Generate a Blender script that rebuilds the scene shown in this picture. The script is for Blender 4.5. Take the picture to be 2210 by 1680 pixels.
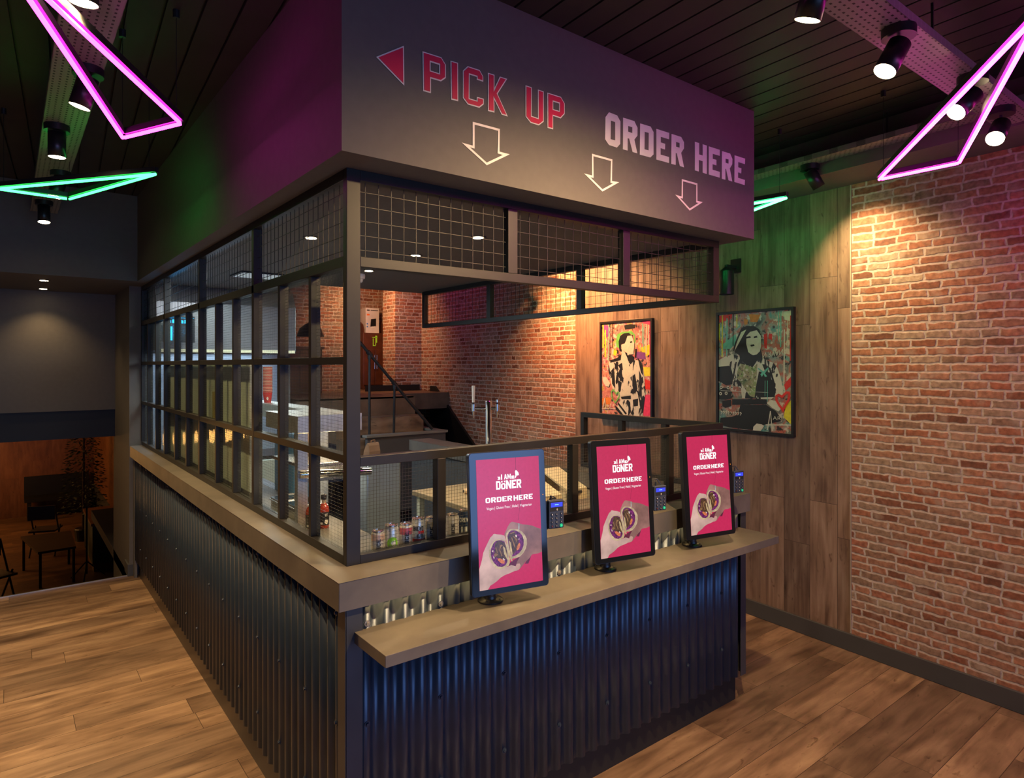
import bpy, math, random
from math import sin, cos, pi, radians as R
from mathutils import Vector as V, Matrix
from mathutils.geometry import tessellate_polygon
random.seed(7)
sc = bpy.context.scene
for o in list(bpy.data.objects): bpy.data.objects.remove(o)
COL = sc.collection
# ---------------------------------------------------------------- camera, world, big lights, exposure
AX = R(51.9765)                       # angle from the view direction to the counter's long side
cd = bpy.data.cameras.new('camera'); cam = bpy.data.objects.new('camera', cd); COL.objects.link(cam)
cam.location = (0, 0, 1.78); cam.rotation_euler = (pi/2, 0, AX-pi/2)
cd.sensor_width = 36; cd.lens = 36*1394.6/2210; cd.shift_y = (787.8-840)/2210
cd.clip_start = .02; cd.clip_end = 80
sc.camera = cam
w = bpy.data.worlds.new('world'); sc.world = w; w.use_nodes = True
w.node_tree.nodes['Background'].inputs[0].default_value = (.35, .5, 1, 1)
w.node_tree.nodes['Background'].inputs[1].default_value = .02
sc.view_settings.view_transform = 'Standard'; sc.view_settings.look = 'None'
sc.view_settings.gamma = 1; sc.view_settings.use_curve_mapping = False
sc.view_settings.exposure = 0.12
KW = (1, .66, .30); KW2 = (1, .76, .5)
def light(name, kind, loc, energy, col, to=None, size=.05, spot=60, blend=.5, size_y=None, parent=None):
    d = bpy.data.lights.new(name, kind); d.energy = energy; d.color = col
    if kind == 'AREA':
        d.size = size
        if size_y: d.shape = 'RECTANGLE'; d.size_y = size_y
    else: d.shadow_soft_size = size
    if kind == 'SPOT': d.spot_size = R(spot); d.spot_blend = blend
    o = bpy.data.objects.new(name, d); COL.objects.link(o); o.location = loc
    if to is not None: o.rotation_euler = (V(to)-V(loc)).to_track_quat('-Z', 'Y').to_euler()
    if parent: o.parent = parent; o.location = V(loc)-parent.location
    return o
# dusk daylight through the shop window behind the camera
wl = light('window_daylight', 'AREA', (.9, -4.3, 1.05), 48, (.26, .46, 1), (.9, 0, .05), 5.2, size_y=1.7); wl.data.spread = R(95)
# ---------------------------------------------------------------- materials
def mk(name):
    m = bpy.data.materials.new(name); m.use_nodes = True; return m, m.node_tree, m.node_tree.nodes['Principled BSDF']
def nd(t, kind, **kw):
    n = t.nodes.new('ShaderNode'+kind)
    for k, v in kw.items():
        if k.startswith('i'): n.inputs[int(k[1:])].default_value = v
        else: setattr(n, k, v)
    return n
def mth(t, op, a, b=None, c=None):
    n = nd(t, 'Math', operation=op)
    for i, x in enumerate((a, b, c)):
        if x is None: continue
        if isinstance(x, (int, float)): n.inputs[i].default_value = x
        else: t.links.new(x, n.inputs[i])
    return n.outputs[0]
def ramp(t, fac, stops):
    n = nd(t, 'ValToRGB'); e = n.color_ramp.elements
    while len(e) < len(stops): e.new(.5)
    for k, (p, c) in enumerate(stops): e[k].position = p; e[k].color = (*c, 1) if len(c) == 3 else c
    t.links.new(fac, n.inputs[0]); return n.outputs[0]
def mixc(t, fac, a, b, mode='MIX'):
    n = nd(t, 'Mix', data_type='RGBA', blend_type=mode)
    for i, x in ((0, fac), (6, a), (7, b)):
        if isinstance(x, (int, float)): n.inputs[i].default_value = x
        elif isinstance(x, tuple): n.inputs[i].default_value = (*x, 1)
        else: t.links.new(x, n.inputs[i])
    return n.outputs[2]
def bump(t, p, h, dist=.002, st=.6):
    b = nd(t, 'Bump'); b.inputs['Strength'].default_value = st; b.inputs['Distance'].default_value = dist
    t.links.new(h, b.inputs['Height']); t.links.new(b.outputs[0], p.inputs['Normal'])
MATS = {}
def M(name, col, rough=.5, metal=0, var=.12, scale=6, bmp=0, coat=0, emit=None, es=1, spec=.5):
    if name in MATS: return MATS[name]
    m, t, p = mk(name)
    tc = nd(t, 'TexCoord'); n = nd(t, 'TexNoise'); n.inputs['Scale'].default_value = scale; n.inputs['Detail'].default_value = 5
    t.links.new(tc.outputs['Object'], n.inputs[0])
    k = ramp(t, n.outputs[0], [(.3, tuple(c*(1-var) for c in col)), (.7, tuple(min(1, c*(1+var)) for c in col))])
    t.links.new(k, p.inputs['Base Color'])
    p.inputs['Roughness'].default_value = rough; p.inputs['Metallic'].default_value = metal
    p.inputs['Coat Weight'].default_value = coat; p.inputs['Specular IOR Level'].default_value = spec
    if bmp: bump(t, p, n.outputs[0], bmp)
    if emit: p.inputs['Emission Color'].default_value = (*emit, 1); p.inputs['Emission Strength'].default_value = es
    MATS[name] = m; return m
def uvsplit(t):
    u = nd(t, 'UVMap'); s = nd(t, 'SeparateXYZ'); t.links.new(u.outputs[0], s.inputs[0]); return u.outputs[0], s.outputs[0], s.outputs[1]
def comb(t, a, b, c=0.0):
    n = nd(t, 'CombineXYZ')
    for i, x in enumerate((a, b, c)):
        if isinstance(x, (int, float)): n.inputs[i].default_value = x
        else: t.links.new(x, n.inputs[i])
    return n.outputs[0]
def wn(t, x):
    n = nd(t, 'TexWhiteNoise', noise_dimensions='1D'); t.links.new(x, n.inputs['W']); return n
def wood(name, L, W, cols, rough=.42, streak=26):
    """laminate planks: u runs along a plank, v across"""
    m, t, p = mk(name); uv, u, v = uvsplit(t)
    row = mth(t, 'FLOOR', mth(t, 'DIVIDE', v, W))
    off = wn(t, mth(t, 'MULTIPLY', row, 3.137)).outputs[0]
    pu = mth(t, 'ADD', mth(t, 'DIVIDE', u, L), mth(t, 'MULTIPLY', off, 5))
    cell = mth(t, 'FLOOR', pu); seed = mth(t, 'ADD', mth(t, 'MULTIPLY', row, 7.31), mth(t, 'MULTIPLY', cell, 3.77))
    def noise(su, sv, sca, det=6, dist=0.0):
        n = nd(t, 'TexNoise', noise_dimensions='4D'); n.inputs['Scale'].default_value = sca; n.inputs['Detail'].default_value = det
        n.inputs['Distortion'].default_value = dist
        t.links.new(comb(t, mth(t, 'MULTIPLY', u, su), mth(t, 'MULTIPLY', v, sv)), n.inputs[0]); t.links.new(seed, n.inputs['W']); return n.outputs[0]
    g = noise(1.6, streak, 1.6, 8, .6); b = noise(1.0, 3.6, 1.7, 5, 1.4); k = noise(5, 16, 2.2, 3, 1.2)
    f = mth(t, 'ADD', mth(t, 'MULTIPLY', g, .45), mth(t, 'MULTIPLY', b, .55))
    c = ramp(t, f, [(.34, cols[0]), (.46, cols[1]), (.56, cols[2]), (.68, cols[3])])
    tone = wn(t, seed).outputs[0]
    c = mixc(t, 1, c, ramp(t, tone, [(0, (.66, .65, .66)), (1, (1.2, 1.16, 1.1))]), 'MULTIPLY')
    c = mixc(t, ramp(t, k, [(.62, (0, 0, 0)), (.74, (1, 1, 1))]), c, mixc(t, 1, c, (.5, .45, .42), 'MULTIPLY'))
    fv = mth(t, 'FRACT', mth(t, 'DIVIDE', v, W)); ev = mth(t, 'MULTIPLY', mth(t, 'MINIMUM', fv, mth(t, 'SUBTRACT', 1, fv)), W)
    fu = mth(t, 'FRACT', pu); eu = mth(t, 'MULTIPLY', mth(t, 'MINIMUM', fu, mth(t, 'SUBTRACT', 1, fu)), L)
    e = mth(t, 'MINIMUM', ev, eu); s = mth(t, 'GREATER_THAN', e, .0013)
    c = mixc(t, s, tuple(x*.55 for x in cols[0]), c)
    t.links.new(c, p.inputs['Base Color']); p.inputs['Roughness'].default_value = rough
    bump(t, p, mth(t, 'ADD', mth(t, 'MULTIPLY', g, .35), s), .0012, .5)
    return m
def brick(name, H=.047, L=.135, cols=None, mortar=(.47, .39, .35)):
    m, t, p = mk(name); uv, u, v = uvsplit(t)
    n1 = nd(t, 'TexNoise'); n1.inputs['Scale'].default_value = 22; n1.inputs['Detail'].default_value = 4; t.links.new(uv, n1.inputs[0])
    n2 = nd(t, 'TexNoise'); n2.inputs['Scale'].default_value = 5; n2.inputs['Detail'].default_value = 3; t.links.new(uv, n2.inputs[0])
    s1 = nd(t, 'SeparateColor'); t.links.new(n1.outputs[1], s1.inputs[0])
    wu = mth(t, 'ADD', u, mth(t, 'MULTIPLY', mth(t, 'SUBTRACT', s1.outputs[0], .5), .026))
    wv = mth(t, 'ADD', v, mth(t, 'ADD', mth(t, 'MULTIPLY', mth(t, 'SUBTRACT', s1.outputs[1], .5), .020), mth(t, 'MULTIPLY', mth(t, 'SUBTRACT', n2.outputs[0], .5), .014)))
    r = mth(t, 'DIVIDE', wv, H); row = mth(t, 'FLOOR', r); fr = mth(t, 'FRACT', r)
    ro = mth(t, 'MULTIPLY', wn(t, mth(t, 'MULTIPLY', row, 1.913)).outputs[0], 40)
    w1 = mth(t, 'ADD', mth(t, 'DIVIDE', wu, L), ro)
    ve = nd(t, 'TexVoronoi', voronoi_dimensions='1D', feature='DISTANCE_TO_EDGE'); vc = nd(t, 'TexVoronoi', voronoi_dimensions='1D', feature='F1')
    for x in (ve, vc): x.inputs['Scale'].default_value = 1; x.inputs['Randomness'].default_value = 1; t.links.new(w1, x.inputs['W'])
    du = mth(t, 'MULTIPLY', ve.outputs['Distance'], L)
    dv = mth(t, 'MULTIPLY', mth(t, 'MINIMUM', fr, mth(t, 'SUBTRACT', 1, fr)), H)
    d = mth(t, 'MINIMUM', du, dv)
    mask = ramp(t, d, [(.0036, (0, 0, 0)), (.0080, (1, 1, 1))])
    sc_ = nd(t, 'SeparateColor'); t.links.new(vc.outputs['Color'], sc_.inputs[0])
    seed = mth(t, 'FRACT', mth(t, 'ADD', mth(t, 'MULTIPLY', sc_.outputs[0], 1.0), mth(t, 'MULTIPLY', row, .377)))
    cols = cols or [(.15, .06, .038), (.30, .115, .066), (.37, .18, .115), (.23, .14, .10), (.34, .25, .19), (.34, .12, .07), (.28, .17, .12)]
    c = ramp(t, seed, [(i/(len(cols)-1), k) for i, k in enumerate(cols)])
    n3 = nd(t, 'TexNoise'); n3.inputs['Scale'].default_value = 38; n3.inputs['Detail'].default_value = 6; t.links.new(uv, n3.inputs[0])
    n4 = nd(t, 'TexNoise'); n4.inputs['Scale'].default_value = 9; n4.inputs['Detail'].default_value = 5; t.links.new(uv, n4.inputs[0])
    c = mixc(t, 1, c, ramp(t, n3.outputs[0], [(.3, (.62, .58, .55)), (.7, (1.35, 1.3, 1.25))]), 'MULTIPLY')
    c = mixc(t, ramp(t, n4.outputs[0], [(.56, (0, 0, 0)), (.72, (.6, .6, .6))]), c, (.42, .33, .27))
    mo = mixc(t, 1, mortar, ramp(t, n3.outputs[0], [(.3, (.8, .8, .8)), (.7, (1.2, 1.2, 1.2))]), 'MULTIPLY')
    t.links.new(mixc(t, mask, mo, c), p.inputs['Base Color']); p.inputs['Roughness'].default_value = .8
    bump(t, p, mth(t, 'ADD', mask, mth(t, 'MULTIPLY', n3.outputs[0], .4)), .004, .7)
    return m
def perfo(name):
    """painted steel cable tray with rows of slots"""
    m, t, p = mk(name); uv, u, v = uvsplit(t)
    fu = mth(t, 'FRACT', mth(t, 'DIVIDE', u, .028)); ru = mth(t, 'FLOOR', mth(t, 'DIVIDE', v, .022))
    fu = mth(t, 'FRACT', mth(t, 'ADD', mth(t, 'DIVIDE', u, .028), mth(t, 'MULTIPLY', ru, .5)))
    fv = mth(t, 'FRACT', mth(t, 'DIVIDE', v, .022))
    a = mth(t, 'LESS_THAN', mth(t, 'ABSOLUTE', mth(t, 'SUBTRACT', fu, .5)), .2); b = mth(t, 'LESS_THAN', mth(t, 'ABSOLUTE', mth(t, 'SUBTRACT', fv, .5)), .16)
    h = mth(t, 'MULTIPLY', a, b)
    t.links.new(mixc(t, h, (.26, .25, .235), (.006, .006, .006)), p.inputs['Base Color']); p.inputs['Roughness'].default_value = .5; p.inputs['Metallic'].default_value = .3
    return m
def glassmat(name, tint=(.93, .97, .95), gloss=.04):
    m, t, p = mk(name); t.nodes.remove(p); out = t.nodes['Material Output']
    tr = nd(t, 'BsdfTransparent'); tr.inputs[0].default_value = (*tint, 1); gl = nd(t, 'BsdfGlossy'); gl.inputs['Roughness'].default_value = gloss
    fr = nd(t, 'Fresnel'); fr.inputs[0].default_value = 1.5; mx = nd(t, 'MixShader')
    nz = nd(t, 'TexNoise'); nz.inputs['Scale'].default_value = 9; tc = nd(t, 'TexCoord'); t.links.new(tc.outputs['Object'], nz.inputs[0])
    bp = nd(t, 'Bump'); bp.inputs['Strength'].default_value = .25; bp.inputs['Distance'].default_value = .004; t.links.new(nz.outputs[0], bp.inputs['Height'])
    t.links.new(bp.outputs[0], gl.inputs['Normal'])
    ge = nd(t, 'NewGeometry'); t.links.new(mth(t, 'MULTIPLY', fr.outputs[0], mth(t, 'SUBTRACT', 1, ge.outputs['Backfacing'])), mx.inputs[0]); t.links.new(tr.outputs[0], mx.inputs[1]); t.links.new(gl.outputs[0], mx.inputs[2]); t.links.new(mx.outputs[0], out.inputs[0])
    return m
def emis(name, col, st):
    m, t, p = mk(name); p.inputs['Base Color'].default_value = (*[min(1, c) for c in col], 1); p.inputs['Emission Color'].default_value = (*col, 1); p.inputs['Emission Strength'].default_value = st
    MATS[name] = m; return m
def screenm(name, col, st=1.0, var=.0, scale=40):
    """a lit picture element on a screen"""
    m, t, p = mk(name); n = nd(t, 'TexNoise'); n.inputs['Scale'].default_value = scale; n.inputs['Detail'].default_value = 4
    tc = nd(t, 'TexCoord'); t.links.new(tc.outputs['Object'], n.inputs[0])
    c = ramp(t, n.outputs[0], [(.35, tuple(x*(1-var) for x in col)), (.65, tuple(x*(1+var) for x in col))])
    p.inputs['Base Color'].default_value = (.01, .01, .01, 1); p.inputs['Roughness'].default_value = .25
    t.links.new(c, p.inputs['Emission Color']); p.inputs['Emission Strength'].default_value = st
    return m
def art(name, cols, scale, seed):
    m, t, p = mk(name); tc = nd(t, 'TexCoord')
    n = nd(t, 'TexNoise', noise_dimensions='4D'); n.inputs['Scale'].default_value = scale; n.inputs['Detail'].default_value = 5; n.inputs['W'].default_value = seed; n.inputs['Distortion'].default_value = .9
    t.links.new(tc.outputs['Object'], n.inputs[0])
    c = ramp(t, n.outputs[0], cols); n2 = nd(t, 'TexNoise'); n2.inputs['Scale'].default_value = scale*3.5; n2.inputs['Detail'].default_value = 6
    t.links.new(tc.outputs['Object'], n2.inputs[0])
    c = mixc(t, ramp(t, n2.outputs[0], [(.56, (0, 0, 0)), (.62, (.8, .8, .8))]), c, (.6, .58, .52))
    c = mixc(t, ramp(t, n2.outputs[0], [(.36, (1, 1, 1)), (.41, (0, 0, 0))]), c, (.03, .03, .03))
    t.links.new(c, p.inputs['Base Color']); p.inputs['Roughness'].default_value = .3; return m
wood_wall = wood('wood_wall', 1.45, .185, [(.095, .058, .045), (.185, .12, .092), (.25, .17, .135), (.32, .24, .195)], .5)
wood_floor = wood('wood_floor', 1.22, .18, [(.075, .045, .032), (.165, .105, .07), (.25, .165, .112), (.35, .245, .165)], .36, 14)
brick_m = brick('brick_wall')
MG = M('grey_paint', (.12, .108, .10), .75, bmp=.0004, scale=30, var=.05)
MDK = M('dark_grey_paint', (.055, .055, .06), .7, var=.06)
MCE = M('black_ceiling', (.032, .030, .028), .6)
MBL = M('black_metal', (.02, .02, .022), .38, .1)
MFR = M('frame_black', (.013, .012, .012), .45, .1, scale=20)
MPL = M('black_plastic', (.012, .012, .014), .35)
MCO = None
def laminate():
    m, t, p = mk('concrete_laminate'); tc = nd(t, 'TexCoord')
    n = nd(t, 'TexNoise'); n.inputs['Scale'].default_value = 3.5; n.inputs['Detail'].default_value = 9; n.inputs['Roughness'].default_value = .62; n.inputs['Distortion'].default_value = .4
    t.links.new(tc.outputs['Object'], n.inputs[0])
    c = ramp(t, n.outputs[0], [(.3, (.072, .064, .058)), (.5, (.105, .093, .082)), (.7, (.140, .125, .106))])
    t.links.new(c, p.inputs['Base Color']); p.inputs['Roughness'].default_value = .45; return m
MLA = laminate()
MCR = M('corrugated_paint', (.030, .046, .075), .36, .4, var=.1, scale=12)
MTR = M('trim_paint', (.05, .055, .065), .4, .4)
MST = M('stainless', (.52, .53, .53), .26, .9, var=.08, scale=30)
MST2 = M('stainless_dull', (.52, .58, .52), .42, .1, var=.08, scale=14)
MCH = M('chrome', (.8, .8, .8), .06, 1, var=.02)
MWT = M('white_plastic', (.75, .73, .7), .45)
MTY = perfo('cable_tray_steel')
MGL = glassmat('window_glass'); MGW = glassmat('screen_glass', (.95, .97, .96), .02)
MNB = emis('neon_pink_bright', (1, .028, .62), 26); MNC = emis('neon_pink_added', (1, .028, .5), 45); MNP = emis('neon_pink', (1, .028, .62), 15); MNH = emis('neon_green_bright', (.035, 1, .2), 22); MNG = emis('neon_green', (.035, 1, .13), 8.5)
MLE = emis('lamp_lens', (1, .78, .45), 30); MLD = emis('led_warm', (1, .66, .25), 3)
MBK = M('matt_black', (.006, .006, .006), .6)
# ---------------------------------------------------------------- mesh builder
class MB:
    def __init__(s): s.v = []; s.f = []; s.u = []; s.mi = []; s.m = 0
    def add(s, vs, fs, uvs=None):
        b = len(s.v); s.v += [tuple(x) for x in vs]
        for i, f in enumerate(fs):
            s.f.append([b+k for k in f]); s.mi.append(s.m); s.u.append(uvs[i] if uvs else None)
        return s
    def box(s, x0, x1, y0, y1, z0, z1):
        return s.add([(x, y, z) for z in (z0, z1) for y in (y0, y1) for x in (x0, x1)], [(0, 2, 3, 1), (4, 5, 7, 6), (0, 1, 5, 4), (2, 6, 7, 3), (0, 4, 6, 2), (1, 3, 7, 5)])
    def obox(s, c, ax, ay, az):
        c, ax, ay, az = V(c), V(ax), V(ay), V(az)
        return s.add([c+ax*i+ay*j+az*k for k in (-1, 1) for j in (-1, 1) for i in (-1, 1)], [(0, 2, 3, 1), (4, 5, 7, 6), (0, 1, 5, 4), (2, 6, 7, 3), (0, 4, 6, 2), (1, 3, 7, 5)])
    def bar(s, a, b, w, h, up=(0, 0, 1)):
        a, b = V(a), V(b); d = (b-a); n = d.normalized(); x = n.cross(V(up)).normalized(); z = x.cross(n)
        return s.obox((a+b)/2, d/2, x*w/2, z*h/2)
    def quad(s, p, uv): return s.add(p, [(0, 1, 2, 3)], [uv])
    def cyl(s, a, b, r0, r1=None, n=16, cap=True):
        r1 = r0 if r1 is None else r1; a, b = V(a), V(b); d = (b-a).normalized()
        x = d.orthogonal().normalized(); y = d.cross(x); vs = []
        for p, r in ((a, r0), (b, r1)): vs += [p+(x*cos(2*pi*k/n)+y*sin(2*pi*k/n))*r for k in range(n)]
        fs = [(k, (k+1) % n, n+(k+1) % n, n+k) for k in range(n)]
        if cap: fs += [tuple(range(n))[::-1], tuple(range(n, 2*n))]
        return s.add(vs, fs)
    def lathe(s, c, prof, n=20):
        c = V(c); vs = []
        for r, z in prof: vs += [c+V((r*cos(2*pi*k/n), r*sin(2*pi*k/n), z)) for k in range(n)]
        fs = [(j*n+k, j*n+(k+1) % n, (j+1)*n+(k+1) % n, (j+1)*n+k) for j in range(len(prof)-1) for k in range(n)]
        fs += [tuple(range(n))[::-1], tuple(range((len(prof)-1)*n, len(prof)*n))]
        return s.add(vs, fs)
    def tube(s, pts, r, n=8):
        for a, b in zip(pts, pts[1:]): s.cyl(a, b, r, n=n)
        return s
    def prism(s, loops, T, d=0.0):
        """flat shape with holes in (a,b), mapped by T(a,b,h), from h=0 to h=d"""
        L = [[V((p[0], p[1], 0)) for p in l] for l in loops]; flat = [p for l in L for p in l]; n = len(flat)
        tris = tessellate_polygon(L)
        vs = [T(p.x, p.y, d) for p in flat]; fs = []
        for a, b, c in tris:
            k = (flat[b]-flat[a]).cross(flat[c]-flat[a]).z
            if abs(k) < 1e-12: continue
            fs.append((a, b, c) if k > 0 else (a, c, b))
        if d:
            vs += [T(p.x, p.y, 0) for p in flat]; fs += [tuple(n+i for i in f[::-1]) for f in fs]
            o = 0
            for l in L:
                m = len(l)
                for i in range(m): fs.append((o+i, o+(i+1) % m, n+o+(i+1) % m, n+o+i))
                o += m
        return s.add(vs, fs)
    def build(s, name, mat, parent=None, off=None, smooth=False, bevel=0, solid=0):
        o_ = V(off) if off is not None else V((0, 0, 0))
        me = bpy.data.meshes.new(name); me.from_pydata([V(p)-o_ for p in s.v], [], s.f)
        mats = mat if isinstance(mat, (list, tuple)) else [mat]
        for m in mats: me.materials.append(m)
        me.polygons.foreach_set('material_index', s.mi)
        if any(s.u):
            ul = me.uv_layers.new(name='UVMap')
            for p, u in zip(me.polygons, s.u):
                if u:
                    for li, q in zip(p.loop_indices, u): ul.data[li].uv = q
        if smooth:
            me.polygons.foreach_set('use_smooth', [True]*len(s.f))
            try: me.set_sharp_from_angle(angle=R(38))
            except Exception: pass
        me.update()
        o = bpy.data.objects.new(name, me); COL.objects.link(o)
        if parent: o.parent = parent
        if bevel:
            b = o.modifiers.new('bevel', 'BEVEL'); b.width = bevel; b.segments = 2; b.limit_method = 'ANGLE'
        if solid: q = o.modifiers.new('solid', 'SOLIDIFY'); q.thickness = solid
        return o
def tag(o, label, cat, group=None):
    o['label'] = label; o['category'] = cat
    if group: o['group'] = group
    return o
def thing(name, label, cat, loc=(0, 0, 0), group=None):
    o = bpy.data.objects.new(name, None); COL.objects.link(o); o.location = loc; o.empty_display_size = .05
    return tag(o, label, cat, group)
def struct(o): o['kind'] = 'structure'; return o
def copy_tree(o, parent=None, loc=None, label=None, rz=None):
    c = o.copy(); COL.objects.link(c); c.parent = parent
    if loc is not None: c.location = loc
    if rz is not None: c.rotation_euler = (0, 0, rz)
    if label: c['label'] = label
    for ch in list(o.children): copy_tree(ch, c)
    return c
def text_mesh(body, size=1.0):
    cu = bpy.data.curves.new('t', 'FONT'); cu.body = body; cu.size = size; cu.resolution_u = 3
    ob = bpy.data.objects.new('t', cu); COL.objects.link(ob); dg = bpy.context.evaluated_depsgraph_get()
    me = bpy.data.meshes.new_from_object(ob.evaluated_get(dg)); r = ([tuple(v.co) for v in me.vertices], [tuple(p.vertices) for p in me.polygons])
    bpy.data.objects.remove(ob); bpy.data.meshes.remove(me); return r
def font_into(mb, body, T, x0, x1, y0, y1):
    """writing in the round sans face, fitted to a box"""
    vs, fs = text_mesh(body); xs = [p[0] for p in vs]; ys = [p[1] for p in vs]
    a, b, c, d = min(xs), max(xs), min(ys), max(ys)
    mb.add([T(x0+(p[0]-a)/(b-a)*(x1-x0), y0+(p[1]-c)/(d-c)*(y1-y0), 0) for p in vs], fs)
# chamfered block alphabet in a unit cell
def _g(w, *l): return (w, l)
GL = {
 'I': _g(.34, [(0, 0), (.34, 0), (.34, 1), (0, 1)]),
 'O': _g(1, [(.2, 0), (.8, 0), (1, .18), (1, .82), (.8, 1), (.2, 1), (0, .82), (0, .18)], [(.32, .22), (.32, .78), (.68, .78), (.68, .22)]),
 'D': _g(1, [(0, 0), (.8, 0), (1, .16), (1, .84), (.8, 1), (0, 1)], [(.33, .2), (.33, .8), (.67, .8), (.67, .2)]),
 'N': _g(1, [(0, 0), (.3, 0), (.3, .55), (.68, 0), (1, 0), (1, 1), (.7, 1), (.7, .45), (.32, 1), (0, 1)]),
 'E': _g(.9, [(0, 0), (.9, 0), (.9, .21), (.33, .21), (.33, .4), (.7, .4), (.7, .6), (.33, .6), (.33, .79), (.9, .79), (.9, 1), (0, 1)]),
 'R': _g(1, [(0, 0), (.32, 0), (.32, .36), (.42, .36), (.66, 0), (1, 0), (.76, .4), (1, .54), (1, .84), (.84, 1), (0, 1)], [(.32, .58), (.32, .8), (.67, .8), (.67, .58)]),
 'H': _g(1, [(0, 0), (.32, 0), (.32, .39), (.68, .39), (.68, 0), (1, 0), (1, 1), (.68, 1), (.68, .61), (.32, .61), (.32, 1), (0, 1)]),
 'A': _g(1, [(0, 0), (.28, 0), (.36, .24), (.64, .24), (.72, 0), (1, 0), (.68, 1), (.32, 1)], [(.41, .42), (.5, .72), (.59, .42)]),
 'M': _g(1.2, [(0, 0), (.28, 0), (.28, .55), (.5, .1), (.7, .1), (.92, .55), (.92, 0), (1.2, 0), (1.2, 1), (.88, 1), (.6, .45), (.32, 1), (0, 1)]),
 'C': _g(.95, [(.2, 0), (.76, 0), (.95, .18), (.95, .36), (.64, .36), (.64, .22), (.32, .22), (.32, .78), (.64, .78), (.64, .64), (.95, .64), (.95, .82), (.76, 1), (.2, 1), (0, .82), (0, .18)]),
 'L': _g(.8, [(0, 0), (.8, 0), (.8, .22), (.33, .22), (.33, 1), (0, 1)]),
 'V': _g(1, [(.36, 0), (.64, 0), (1, 1), (.7, 1), (.5, .4), (.3, 1), (0, 1)]),
 'S': _g(.9, [(0, 0), (.7, 0), (.9, .16), (.9, .46), (.75, .6), (.32, .6), (.32, .8), (.9, .8), (.9, 1), (.2, 1), (0, .84), (0, .54), (.15, .4), (.58, .4), (.58, .2), (0, .2)]),
 'W': _g(1.3, [(.2, 0), (.5, 0), (.65, .5), (.8, 0), (1.1, 0), (1.3, 1), (1, 1), (.92, .45), (.77, .95), (.53, .95), (.38, .45), (.3, 1), (0, 1)]),
 'B': _g(1, [(0, 0), (.84, 0), (1, .15), (1, .42), (.86, .5), (1, .58), (1, .85), (.84, 1), (0, 1)], [(.32, .2), (.32, .4), (.66, .4), (.66, .2)], [(.32, .6), (.32, .8), (.66, .8), (.66, .6)]),
 'T': _g(.9, [(.29, 0), (.61, 0), (.61, .78), (.9, .78), (.9, 1), (0, 1), (0, .78), (.29, .78)]),
 'Y': _g(1, [(.34, 0), (.66, 0), (.66, .4), (1, 1), (.68, 1), (.5, .64), (.32, 1), (0, 1), (.34, .4)]),
 'P': _g(1, [(0, 0), (.32, 0), (.32, .36), (.84, .36), (1, .5), (1, .86), (.84, 1), (0, 1)], [(.32, .56), (.32, .8), (.66, .8), (.66, .56)]),
 ' ': _g(.5)}
def block_into(mb, body, T, x0, x1, y0, y1, gap=.16, sub=0):
    tot = sum(GL[c][0]+gap for c in body)-gap; k = (x1-x0)/tot; x = x0
    for c in body:
        wd_, loops = GL[c]
        if loops: mb.prism([[(x+p[0]*k, y0+p[1]*(y1-y0)) for p in l] for l in loops], T, 0)
        x += (wd_+gap)*k
def inset(l, d):
    """move every edge of a closed loop inward by d"""
    n = len(l); A = sum(l[i][0]*l[(i+1) % n][1]-l[(i+1) % n][0]*l[i][1] for i in range(n)); sg = 1 if A > 0 else -1; r = []
    for i in range(n):
        p, q, s_ = V(l[i-1]), V(l[i]), V(l[(i+1) % n]); a = (q-p).normalized(); b = (s_-q).normalized()
        na = V((-a.y, a.x))*sg; nb = V((-b.y, b.x))*sg; m = (na+nb); k = m.dot(na)
        m = m/k if abs(k) > .04 else na
        r.append((q.x+m.x*d, q.y+m.y*d))
    return r
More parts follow.
